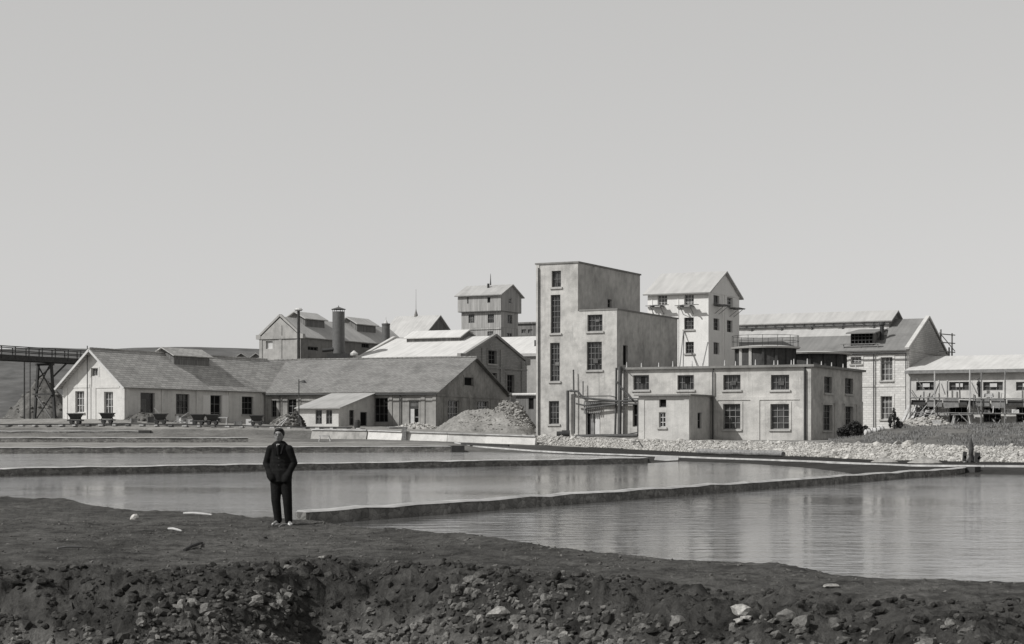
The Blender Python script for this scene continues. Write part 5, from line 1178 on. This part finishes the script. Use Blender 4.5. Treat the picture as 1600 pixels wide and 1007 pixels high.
carts = ((118, 'dark tip cart on the rails before the white gable, the left of two there'), (167.5, 'dark tip cart on the rails before the right door of the white gable'), (250.5, 'dark tip cart with a plank sticking out of it, before the first side window'), (310, 'dark tip cart standing close before the open door of the long shed'), (332, 'dark tip cart just right of the open shed door, coupled to its neighbour'), (401, 'dark tip cart at the joint of shed and wing, beside the scrap heap'))
for i, (px, lab) in enumerate(carts):
    c = proto if i == 0 else copy_tree(proto); d = np.interp(px, [p for p, _ in tp], [q for _, q in tp]); g = g0(px, d); c.location = g + Vector((0, 0, .21)); c.rotation_euler = (0, 0, -.02 + .05 * ((i * 7) % 3 - 1)); c['label'] = lab; c.scale = (1, 1, 1)
def loose(name, a, b, w, h, mat, label, cat, group=None):
    a, b = Vector(a), Vector(b); m = MB(); m.bar(Vector((0, 0, 0)), b - a, w, h); ob = m.build(name, M[mat]); ob.location = a; return tag(ob, label, cat, group)
c = g0(250, 172.9); loose('plank', c + Vector((-.55, 0, 1.75)), c + Vector((.25, 0, .95)), .22, .05, 'timberl', 'pale plank jutting up out of a tip cart', 'plank')
c = g0(390, 175.5); T = thing('white_board', 'square white board leaning upright near the joint of shed and wing', 'board', c, .1); m = MB(); m.slab((-.37, 0, 0), (.37, 0, 0), (.37, .22, .75), (-.37, .22, .75), .05); m.build('panel', M['framew'], T); m = MB(); m.bar((0, .25, .6), (0, .55, 0), .06); m.build('prop', M['timberm'], T)
heap('scrap_heap', 'heap of mixed scrap and stone left of the lean-to', 'heap', g0(446, 178), 1.6, 1.2, 1.3, M['ground'], .20, 61, 30, clods=220, csize=.16)
heap('scrap_heap', 'dark tangled heap of brush against the lean-to wall', 'heap', g0(461, 179), 1.1, 1.0, 1.6, M['ground'], .08, 62, 30, clods=200, csize=.13)
heap('rubble_heap', 'low dark heap of earth under the blank first side window of the shed', 'heap', g0(222, 178.5), 2.3, .9, .8, M['ground'], .14, 63, 30, clods=120, csize=.12)
heap('rubble_heap', 'low heap of pale rubble at the foot of the wing door', 'heap', g0(648, 178), 2.2, 1.0, .55, M['ground'], .40, 64, 30, clods=150, csize=.12)
for k, (px, d, dx, dz, mat, lab) in enumerate(((268, 176, 1.6, 1.1, 'timberl', 'pale plank leaning on the shed wall left of the barred window'), (276, 176.5, 1.3, .6, 'timberm', 'grey plank lying against the shed wall under the barred window'), (430, 175, .9, .8, 'timberl', 'pale plank stuck in the scrap heap, leaning left'), (437, 175, .7, 1.0, 'timberl', 'pale plank stuck in the scrap heap, steeper than its neighbour'), (472, 176, -.4, 1.3, 'timberm', 'thin grey plank leaning on the lean-to corner'))):
    c = g0(px, d); loose('plank', c, c + Vector((dx, .4, dz)), .2, .05, mat, lab, 'plank')
c = g0(347, 176); T = thing('sawhorse', 'wooden sawhorse standing before the right jamb of the shed door', 'sawhorse', c); m = MB(); m.bar((-.55, 0, .8), (.55, 0, .8), .14, .1); m.build('beam', M['timberl'], T)
for x in (-.45, .45):
    for y in (-.3, .3): m = MB(); m.bar((x * .95, y * .2, .76), (x, y, 0), .08); m.build('leg', M['timberl'], T)
# leaning timbers in front of side range corner, trestle table
for k in range(11):
    px = 1403 + k * 3.1; a = Hf(px - 1 + (k % 3), 668 + (k % 2), 3.2 - .08 * k); b = Hf(px + 13 + (k * 5 % 4) * 1.5, 648 - 8 * ((k * 3) % 4) / 1.6, .5 + .1 * (k % 3))
    loose('plank', a, b, .3, .06, 'timberl' if k % 3 else 'timberm', ('pale' if k % 3 else 'grey') + ' plank leaning at the corner of the pale side range', 'plank', 'planks leaning at the corner of the side range' )
c = Hf(1503, 664, 3.5); T = thing('work_table', 'rough timber work table with splayed legs below the scaffold', 'table', c, -ANG); m = MB(); m.box(-1.0, 1.0, -.4, .4, .95, 1.03); m.build('table_top', M['timberm'], T)
for x in (-.8, .8):
    for y in (-.3, .3): m = MB(); m.bar((x * .9, y, .95), (x * 1.25, y * 1.4, -.3), .1); m.build('leg', M['timberl'], T)
c = Hf(1463, 664, 3.0); m = MB(); m.hexa([(-.4, -.25, -.3), (.4, -.25, -.3), (.4, .25, -.3), (-.4, .25, -.3)], [(-.42, -.27, .45), (.42, -.27, .42), (.42, .27, .45), (-.42, .27, .42)]); ob = m.build('mortar_tub', M['stonew']); ob.location = c; tag(ob, 'whitish mortar tub standing under the scaffold deck', 'tub')
heap('mortar_heap', 'long pale heap of mortar and stone under the scaffold', 'heap', Hf(1443, 668, 3.0), 3.0, 1.2, .9, M['ground'], .42, 71, 30, ridge=.4, clods=200, csize=.15)
# odds on the revetment top by the pipes
for px, d, s, lab in ((884, 156, .3, 'dark drum lying by the foot of the stair tower, first of two'), (876, 156.5, .26, 'dark drum lying left beside another at the stair tower')):
    m = MB(); m.tube([(-.35, 0, 0), (.35, 0, 0)], s, 14); ob = m.build('drum', M['iron']); ob.location = g0(px, d) + Vector((0, 0, s * .9)); tag(ob, lab, 'drum')
for px, d, r, lab in ((1420, 119, .1, ''),):
    pass

c = g0(286, 178.6); T = thing('wooden_steps', 'pale wooden steps leading up below the barred shed window', 'steps', c, -ANG + math.pi / 2)
for k_ in range(4): m = MB(); m.box(-.7, .7, -.28 * k_ - .0, -.28 * k_ + .27, .0, .72 - .2 * k_); m.build('step', M['timberl' if k_ % 2 else 'timberm'], T)
def crate(px, d, w_, h_, mat, lab, rz=0):
    T = thing('crate', lab, 'crate', g0(px, d), rz); m = MB(); m.box(-w_, w_, -w_ * .7, w_ * .7, 0, h_); m.build('box', M[mat], T)
    for x in (-w_ * .8, w_ * .8): m = MB(); m.box(x - .05, x + .05, -w_ * .7 - .025, -w_ * .7 - .002, .02, h_ - .02); m.build('batten', M['timberm'], T)
crate(236, 176, .42, .6, 'timber', 'dark crate right of the earth heap under the blank shed window', .2); crate(298, 176.5, .35, .45, 'timberl', 'pale crate between the wooden steps and the shed door', -.1); crate(209, 175, .3, .4, 'timberm', 'small grey crate at the near corner of the long shed', .4); crate(372, 176, .4, .5, 'timberm', 'grey crate left of the square white board', .1)
m = MB(); m.tube([(0, 0, 0), (0, 0, .2), (0, 0, .65), (0, 0, .85)], [.24, .29, .29, .24], 16); ob = m.build('barrel', M['timber']); ob.location = g0(558, 174.5); tag(ob, 'dark barrel standing by the door of the lean-to', 'barrel')
for k_ in range(6):
    a_ = g0(604 + k_ * .8, 178 - .25 * k_) + Vector((0, 0, .06 + .05 * (k_ % 3))); b_ = g0(632 + k_ * 1.3, 177.6 - .25 * k_) + Vector((0, 0, .08 + .05 * (k_ % 3))); loose('plank', a_, b_, .22, .05, 'timberl' if k_ % 2 else 'timberm', 'plank lying in the loose row before the tall wing window', 'plank', 'planks lying before the wing window')
def fg(x, y):
    px = CX + x / y * F
    ds = (CZ - ZW - .04) * F / (np.interp(px, SH_P, SH_Y) - HY); ds = ds + .35 * fbm(x * .6, y * .3, 77, 3) + .12 * fbm(x * 3, y * 2, 78, 3)
    dc = 1.66 * F / (np.interp(px, CR_P, CR_Y) - HY) + .9 * fbm(x * .5, y * .2, 80, 3); drop = np.interp(px, DR_P, DR_V)
    flat = .03 + .07 * fbm(x * .45, y * .3, 81, 4) + .035 * fbm(x * 2.2, y * 1.4, 82, 4) + .020 * fbm(x * 9, y * 7, 83, 4) - .03 * np.exp(-((np.abs(fbm(x * .35, y * .16, 86, 2)) / .035) ** 2))
    t = np.clip((y - (ds - 1.6)) / 1.6, 0, 1); flat = flat * (1 - t) + (-.055 + .02 * fbm(x * 3, y * 3, 84, 3)) * t
    lip = .05 * np.exp(-((y - ds + 2.1) / .9) ** 2); flat = flat + lip * .5
    z = flat - np.clip(y - ds, 0, 9) * .35
    u = np.clip((dc - y) / 3.4, 0, 1); face = u * u * (3 - 2 * u)
    rough = np.clip((dc + 1.2 - y) / 2.2, 0, 1)
    cl = (1 - np.clip(worley(x * 2.1, y * 2.1, 90), 0, 1)) * .20 + (1 - np.clip(worley(x * 5.2, y * 5.2, 91), 0, 1)) * .13 + (1 - np.clip(worley(x * 12, y * 12, 92), 0, 1)) * .05
    patch = .35 + .65 * np.clip(.5 + 1.4 * fbm(x * .55, y * .5, 93, 3), 0, 1)
    small = (1 - np.clip(worley(x * 7, y * 6, 94), 0, 1)) * .028 * np.clip(.2 + 1.6 * fbm(x * .7, y * .5, 95, 3), 0, 1)
    z = z - drop * face + rough * patch * (cl - .12) + rough * (.24 * fbm(x * 1.3, y * 1.2, 97, 4) + .07 * fbm(x * 5, y * 4.5, 98, 4) + .03 * fbm(x * 13, y * 12, 99, 3)) + small - .3 * np.clip((dc - 3.4 - y) / 8, 0, 1) * drop
    return z, rough, u, ds
# rows follow the picture's own spacing so that detail is even; the sheet passes under the water
fpx = np.concatenate([np.arange(-900, -60, 24), np.arange(-60, 1660, 2.6), np.arange(1660, 2400, 24)])
NR = 430; s_ = np.linspace(0, 1, NR)
ysh = np.interp(fpx, SH_P, SH_Y); dsh = (CZ - ZW - .04) * F / (ysh - HY)
yy = 1330 + (ysh[None, :] - 1330) * s_[:, None]; DD = 1.68 * F / (yy - HY); DD = DD * (dsh * 1.02 / DD[-1])[None, :] ** s_[:, None] 
ext = np.array([1.03, 1.06, 1.1, 1.2]); DD = np.concatenate([np.array([[3.0], [5.0], [6.3]]) * np.ones_like(fpx)[None, :], DD, dsh[None, :] * ext[:, None]])
XX = (fpx[None, :] - CX) / F * DD
ZZ, RO, UU, DS = fg(XX, DD)
tone = .072 + .038 * np.clip(.5 + fbm(XX * .5, DD * .35, 60, 4), 0, 1) - .035 * np.clip(RO, 0, 1) * np.clip(.75 + fbm(XX * 1.1, DD * .9, 61, 3), 0, 1)
tone = tone + .025 * np.clip(fbm(XX * .25, DD * .6, 62, 3), 0, 1) * (1 - RO); wet = np.clip((DD - (DS - .5)) / .5, 0, 1); tone = tone * (1 - .45 * wet)
tone = tone + .10 * np.clip((UU - .48 + .12 * fbm(XX * .7, DD * .7, 64, 3)) / .16, 0, 1)
bank = grid_mesh('dirt_bank', XX, DD, ZZ, tone, M['dirt'])
def fz(x, y): return float(fg(np.array([x]), np.array([y]))[0][0])
def fp(px, d, dz=0.0): x = (px - CX) / F * d; return Vector((x, d, fz(x, d) + dz))
def fpy(px, py):
    """point of the bank seen at a pixel"""
    d = 1.66 * F / (py - HY)
    for _ in range(12): x = (px - CX) / F * d; d = d * .4 + .6 * (CZ - fz(x, d)) * F / (py - HY)
    return fp(px, d)
# loose clods and pebbles
ps, sz, tn = [], [], []
def addc(n, fn, smu, ssd, tl):
    px = RNG.uniform(-120, 1720, n)
    for p in px:
        dc = 1.66 * F / (np.interp(p, CR_P, CR_Y) - HY); d = fn(p, dc); x = (p - CX) / F * d
        if p > 1000 and RNG.random() < .45: continue
        s = min(abs(RNG.normal(smu, ssd)) + .012, .24); ps.append((x, d)); sz.append(s); tn.append(RNG.uniform(*tl))
addc(3600, lambda p, dc: dc - RNG.uniform(-.4, 3.8), .018, .018, (.03, .085))
addc(240, lambda p, dc: dc - RNG.uniform(.5, 3.8), .055, .03, (.03, .08))
addc(5200, lambda p, dc: dc - RNG.uniform(1.25 + .3 * math.sin(p * .013) + .25 * math.sin(p * .041), 3.6), .022, .020, (.06, .20))
addc(420, lambda p, dc: dc - RNG.uniform(1.6 + .3 * math.sin(p * .013), 3.6), .05, .03, (.10, .26))
addc(1500, lambda p, dc: dc + RNG.uniform(0, 1) ** 1.5 * 12, .008, .007, (.07, .18))
xs, ys = np.array([p[0] for p in ps]), np.array([p[1] for p in ps]); zs, _, _, ds_ = fg(xs, ys); ok = ys < ds_ - .4
scatter('earth_rubble', [(x, y, z + s * .1) for x, y, z, s, k in zip(xs, ys, zs, sz, ok) if k], [s for s, k in zip(sz, ok) if k], [t for t, k in zip(tn, ok) if k], M['clod'], STONES2)
def rock(px, py, s, tone, label, seed, flat=.7, name='rock', grp=None, mat=None, rz=0):
    p = fpy(px, py); vs, fs = stone_mesh(seed, 2, .3, flat); me = bpy.data.meshes.new(name); me.from_pydata((vs * np.array([s * 1.25, s, s])).tolist(), [], fs.tolist()); me.update(); auto_uv(me)
    at = me.color_attributes.new('tone', 'FLOAT_COLOR', 'POINT'); n = len(vs); at.data.foreach_set('color', np.tile(np.array([tone, tone * .991, tone * .972, 1], np.float32), n)); me.materials.append(M['clod'])
    o = bpy.data.objects.new(name, me); COL.objects.link(o); o.location = p + Vector((0, 0, s * flat * .45)); o.rotation_euler = (0, 0, rz); return tag(o, label, 'stone', grp)
rock(208.5, 812, .085, .62, 'white squarish stone lying alone on the dirt near the left shore', 301, .95, 'stone')
rock(776, 931, .12, .30, 'large pale flat stone in the middle of the crumbling bank face', 302, .6)
rock(1158, 960, .10, .42, 'whitish stone low on the right part of the bank, above two smaller ones', 303, .7)
rock(1152, 972, .07, .40, 'pale wedge of stone just under a larger whitish one on the right bank', 304, .6)
rock(1168, 971, .06, .42, 'small pale stone right of a pale wedge on the right bank', 305, .7)
rock(505, 899, .07, .28, 'pale stone at the crest of the bank below the standing man', 306, .6)
rock(450, 895, .09, .20, 'grey rounded stone at the crest of the bank, left below the man', 307, .7)
rock(660, 960, .16, .17, 'big grey boulder at the foot of the bank in the middle', 308, .75, 'boulder')
rock(500, 945, .17, .10, 'big dark boulder in the bank face under the standing man', 309, .85, 'boulder')
rock(205, 965, .10, .24, 'pale stone at the foot of the bank on the left', 310, .8)
rock(630, 968, .15, .22, 'light grey boulder at the foot of the bank beside a bigger one', 311, .7, 'boulder')
rock(745, 945, .13, .16, 'long grey stone slab slanting in the bank face', 312, .45)
rock(830, 965, .09, .24, 'pale stone near the foot of the bank, right of the slanting slab', 313, .7)
rock(1300, 917, .10, .30, 'pale flat stone bedded in the flat bank near the right shore', 314, .3)
rock(870, 918, .08, .14, 'dark rough stone at the crest of the bank near its middle', 315, .7)
def stick(px0, py0, px1, py1, r, mat, label, name='stick'):
    a, b = fpy(px0, py0), fpy(px1, py1); m = MB(); d = b - a; m.tube([Vector((0, 0, r * .8)), d * .35 + Vector((0, 0, r * .9 + .01)), d * .7 + Vector((0, 0, r * .8 + .006)), d + Vector((0, 0, r * .7))], [r * .8, r, r, r * .6], 7); ob = m.build(name, M[mat]); ob.location = a; tag(ob, label, 'stick')
stick(287, 803.5, 331, 806.5, .022, 'timberl', 'long pale stick lying at the edge of the water')
stick(263, 828.5, 284, 831, .02, 'timberl', 'short pale stick lying flat on the dirt')
stick(288, 862, 316, 850, .026, 'timber', 'dark grey stick lying slantwise on the open dirt')
stick(436, 824.5, 449, 820.5, .018, 'timberm', 'small grey stick lying between the shoes of the standing man')
stick(90, 858, 128, 856, .015, 'timberm', 'thin grey twig lying on the dirt at the left')

# ------------------------------------------------------------------ people
def blob(name, prims, voxel, mat, parent=None, smooth=4):
    bm = bmesh.new()
    for p in prims:
        if p[0] == 'e':                                       # ellipsoid: centre, radii, (rot)
            r = bmesh.ops.create_uvsphere(bm, u_segments=20, v_segments=12, radius=1)
            for v in r['verts']: v.co = Vector((v.co.x * p[2][0], v.co.y * p[2][1], v.co.z * p[2][2])) + Vector(p[1])
        elif p[0] == 'c':                                     # chain of joints with radii
            pts = [Vector(q) for q in p[1]]; rs = p[2]
            for a, b, ra, rb in zip(pts, pts[1:], rs, rs[1:]):
                n = max(3, int((b - a).length / (min(ra, rb) * .5)))
                for k in range(n + 1):
                    t = k / n; c = a.lerp(b, t); r_ = ra + (rb - ra) * t; sx, sy = (p[3] if len(p) > 3 else (1, 1))
                    r = bmesh.ops.create_icosphere(bm, subdivisions=2, radius=1)
                    for v in r['verts']: v.co = Vector((v.co.x * r_ * sx, v.co.y * r_ * sy, v.co.z * r_)) + c
    me = bpy.data.meshes.new(name); bm.to_mesh(me); bm.free(); o = bpy.data.objects.new(name, me); COL.objects.link(o)
    md = o.modifiers.new('r', 'REMESH'); md.mode = 'VOXEL'; md.voxel_size = voxel; ms = o.modifiers.new('s', 'SMOOTH'); ms.iterations = smooth; ms.factor = .5
    dg = bpy.context.evaluated_depsgraph_get(); me2 = bpy.data.meshes.new_from_object(o.evaluated_get(dg)); o.modifiers.clear(); o.data = me2; bpy.data.meshes.remove(me); me2.name = name
    for p in me2.polygons: p.use_smooth = True
    me2.materials.clear(); me2.materials.append(mat)
    if parent: o.parent = parent
    return o
def make_person(loc, label, rz=0, sc=1.0, arms=None, suit='suit', legs=None, detail=True):
    hx = -.045
    arms_default = arms is None
    legs = legs or (((-.10, 0, .80), (-.095, -.03, .45), (-.062, .0, .09), (-.125, -.14, .03)), ((.075, 0, .80), (.108, -.01, .45), (.122, .02, .08), (.20, -.09, .03)))
    arms = arms or (((-.20, 0, 1.36), (-.285, .03, 1.11), (-.20, -.05, .95)), ((.135, 0, 1.36), (.215, .035, 1.12), (.14, -.05, .93)))
    B_ = [('e', (hx, -.005, 1.60), (.080, .094, .115)), ('e', (hx, -.035, 1.545), (.055, .06, .062)), ('e', (hx, -.098, 1.592), (.014, .024, .026)), ('e', (hx, -.09, 1.612), (.01, .016, .028)),
          ('e', (hx - .078, .01, 1.592), (.013, .022, .032)), ('e', (hx + .078, .01, 1.592), (.013, .022, .032)), ('e', (hx, -.078, 1.628), (.052, .02, .014)), ('e', (hx, -.085, 1.548), (.026, .014, .012)),
          ('c', [(hx, .015, 1.53), (hx, .02, 1.40)], [.056, .062]), ('c', [(-.035, .01, 1.36), (-.03, .01, 1.1), (-.02, .01, .86)], [.13, .13, .14], (1.15, .72))]
    for a in arms:
        B_.append(('c', [a[0], a[1], a[2]], [.055, .042, .03])); w = Vector(a[2]); d = (Vector(a[2]) - Vector(a[1])).normalized(); sx = 1 if w.x < 0 else -1
        B_.append(('c', [w, w + d * .07], [.028, .034], (1.1, .6)))
        for k in range(4):
            q = w + d * .08 + Vector(((k - 1.5) * .019, 0, 0)); l = (.062, .072, .068, .052)[k]; B_.append(('c', [q, q + d * l * .55, q + d * l * .85 + Vector((0, .02, -.012))], [.009, .0085, .007]))
        B_.append(('c', [w + d * .03 + Vector((sx * .026, 0, 0)), w + d * .06 + Vector((sx * .045, -.012, -.01)), w + d * .085 + Vector((sx * .048, -.015, -.02))], [.011, .010, .008]))
    for l in legs: B_.append(('c', [l[0], l[1], l[2]], [.085, .055, .038])); B_.append(('c', [l[2], l[3]], [.036, .03]))
    T = blob('person', B_, .0085 if detail else .016, M['skin'], None, 3); tag(T, label, 'person'); T.location = loc; T.rotation_euler = (0, 0, rz); T.scale = (sc,) * 3
    J = [('c', [(-.035, .01, 1.375), (-.03, .005, 1.2), (-.028, .0, 1.0), (-.022, 0, .88)], [.15, .16, .168, .178], (1.12, .72)), ('c', [(-.20, .01, 1.36), (.135, .01, 1.36)], [.068, .068]), ('c', [(-.11, .015, 1.415), (.04, .015, 1.415)], [.052, .052])]
    J.append(('c', [(-.022, 0, .98), (-.02, 0, .80)], [.06, .062], (3.15, 2.25)))
    for a in arms: J.append(('c', [a[0], a[1], Vector(a[1]).lerp(Vector(a[2]), .95)], [.078, .066, .058]))
    for a in arms if arms_default else ():
        w = Vector(a[2]); d = (w - Vector(a[1])).normalized(); c = w + d * .075; J.append(('c', [w, c, c + d * .05], [.072, .082, .07]))
    blob('jacket', J, .011 if detail else .018, M[suit], T, 3)
    L_ = [('c', [(-.10, .01, .86), (.07, .01, .86)], [.12, .12])]
    for l in legs: a = Vector(l[2]); L_.append(('c', [l[0], l[1], (a.x, a.y, a.z + .02)], [.110, .086, .072]))
    blob('trousers', L_, .011 if detail else .018, M[suit], T, 3)
    for l in legs:
        a, b = Vector(l[2]), Vector(l[3]); blob('shoe', [('c', [(a.x, a.y + .03, .04), (b.x * .5 + a.x * .5, b.y * .5 + a.y * .5, .04), (b.x, b.y, .032)], [.034, .037, .028])], .008, M['shoe' if detail else 'timber'], T, 2)
    blob('hair', [('e', (hx, .022, 1.648), (.094, .10, .088)), ('e', (hx + .008, -.040, 1.70), (.062, .045, .028)), ('e', (hx, .06, 1.60), (.078, .06, .075)), ('e', (hx - .077, .008, 1.635), (.02, .045, .05)), ('e', (hx + .077, .008, 1.635), (.02, .045, .05)), ('e', (hx + .035, -.02, 1.700), (.05, .055, .03)), ('e', (hx - .035, -.01, 1.702), (.045, .05, .028))], .008, M['hair'], T, 2)
    if detail:
        for s in (-1, 1):
            blob('eye', [('e', (hx + s * .031, -.090, 1.606), (.017, .010, .010))], .003, M['lip'], T, 1); blob('eyebrow', [('c', [(hx + s * .014, -.099, 1.630), (hx + s * .050, -.088, 1.634)], [.009, .007])], .003, M['hair'], T, 1)
        blob('mouth', [('c', [(hx - .024, -.098, 1.546), (hx, -.103, 1.549), (hx + .024, -.098, 1.546)], [.006, .008, .006])], .003, M['lip'], T, 1)
        m = MB(); m.quad((hx - .026, -.087, 1.452), (hx + .026, -.087, 1.452), (hx + .008, -.126, 1.37), (hx - .004, -.126, 1.37));
        m.build('shirt_front', M['shirt'], T)
        m = MB(); m.hexa([(hx - .010, -.150, 1.27), (hx + .024, -.150, 1.27), (hx + .024, -.12, 1.27), (hx - .010, -.12, 1.27)], [(hx - .008, -.118, 1.445), (hx + .016, -.118, 1.445), (hx + .016, -.09, 1.445), (hx - .008, -.09, 1.445)]); m.build('necktie', M['suit'], T)
        for s in (-1, 1):
            m = MB(); m.slab((hx + s * .062, -.055, 1.462), (hx + s * .018, -.122, 1.25), (hx + s * .075, -.128, 1.29), (hx + s * .105, -.072, 1.44), .012); m.build('lapel', M['suit'], T)
        for zz in (1.20, 1.08): blob('button', [('e', (hx + .03, -.135, zz), (.010, .006, .010))], .003, M['lip'], T, 1)
    return T
mp = fpy(444, 821.5); mp.z = min(fz(mp.x - .1, mp.y), fz(mp.x + .15, mp.y), mp.z) + .008
make_person((mp.x - .045, mp.y, mp.z), 'man in black suit and pale shoes, hands in pockets, standing on the dirt bank', rz=-.12)
wl_ = Hf(1530, 622.3, .95); make_person((wl_.x, wl_.y, wl_.z + .06), 'worker in dark clothes standing on the scaffold deck with one arm raised', rz=.5, sc=1.08, arms=(((-.20, 0, 1.36), (-.30, -.05, 1.14), (-.42, -.16, 1.20)), ((.135, 0, 1.36), (.19, .04, 1.12), (.14, -.16, 1.02))), suit='work', detail=False)

# ------------------------------------------------------------------ light, sky, camera
SUN_H = Vector((-1.0, -.5)); EL = math.radians(41)
az = math.atan2(SUN_H.x, SUN_H.y)                             # compass angle from +Y towards +X
sd = bpy.data.lights.new('sun', 'SUN'); sd.energy = 3.9; sd.angle = math.radians(.5); sd.color = (1, .992, .975)
so = bpy.data.objects.new('sun', sd); COL.objects.link(so); h = SUN_H.normalized() * math.cos(EL)
so.rotation_euler = Vector((h.x, h.y, math.sin(EL))).to_track_quat('Z', 'Y').to_euler()
w = bpy.data.worlds.new('World'); S.world = w; w.use_nodes = True; nt = w.node_tree; bg = nt.nodes['Background']
sk = nt.nodes.new('ShaderNodeTexSky'); sk.sky_type = 'NISHITA'; sk.sun_disc = False; sk.sun_elevation = EL; sk.sun_rotation = az % (2 * math.pi); sk.dust_density = 1.0; sk.air_density = 1.0; sk.ozone_density = 1.0
bw = nt.nodes.new('ShaderNodeRGBToBW'); nt.links.new(sk.outputs['Color'], bw.inputs['Color'])
gm = nt.nodes.new('ShaderNodeMath'); gm.operation = 'MINIMUM'; gm.inputs[1].default_value = 2.95; av = nt.nodes.new('ShaderNodeMix'); av.data_type = 'FLOAT'; av.inputs['Factor'].default_value = .24; nt.links.new(bw.outputs['Val'], gm.inputs[0])
gl = nt.nodes.new('ShaderNodeMath'); gl.operation = 'MULTIPLY'; gl.inputs[1].default_value = 1.22; nt.links.new(gm.outputs[0], av.inputs['A']); nt.links.new(bw.outputs['Val'], av.inputs['B']); nt.links.new(av.outputs['Result'], gl.inputs[0])
tint = nt.nodes.new('ShaderNodeMix'); tint.data_type = 'RGBA'; tint.blend_type = 'MULTIPLY'; tint.inputs['Factor'].default_value = 1.0
nt.links.new(gl.outputs[0], tint.inputs['A']); tint.inputs['B'].default_value = (1, .993, .98, 1)
nt.links.new(tint.outputs['Result'], bg.inputs['Color']); bg.inputs['Strength'].default_value = .15
cd = bpy.data.cameras.new('camera'); co = bpy.data.objects.new('camera', cd); COL.objects.link(co); co.location = (0, 0, CZ); co.rotation_euler = (math.radians(90), 0, 0)
cd.sensor_width = 36; cd.lens = F / 1600 * 36; cd.shift_y = (HY - 503.5) / 1600; cd.clip_end = 8000; cd.clip_start = .5; S.camera = co
S.view_settings.view_transform = 'Standard'; S.view_settings.look = 'None'; S.view_settings.exposure = 0; S.view_settings.gamma = 1
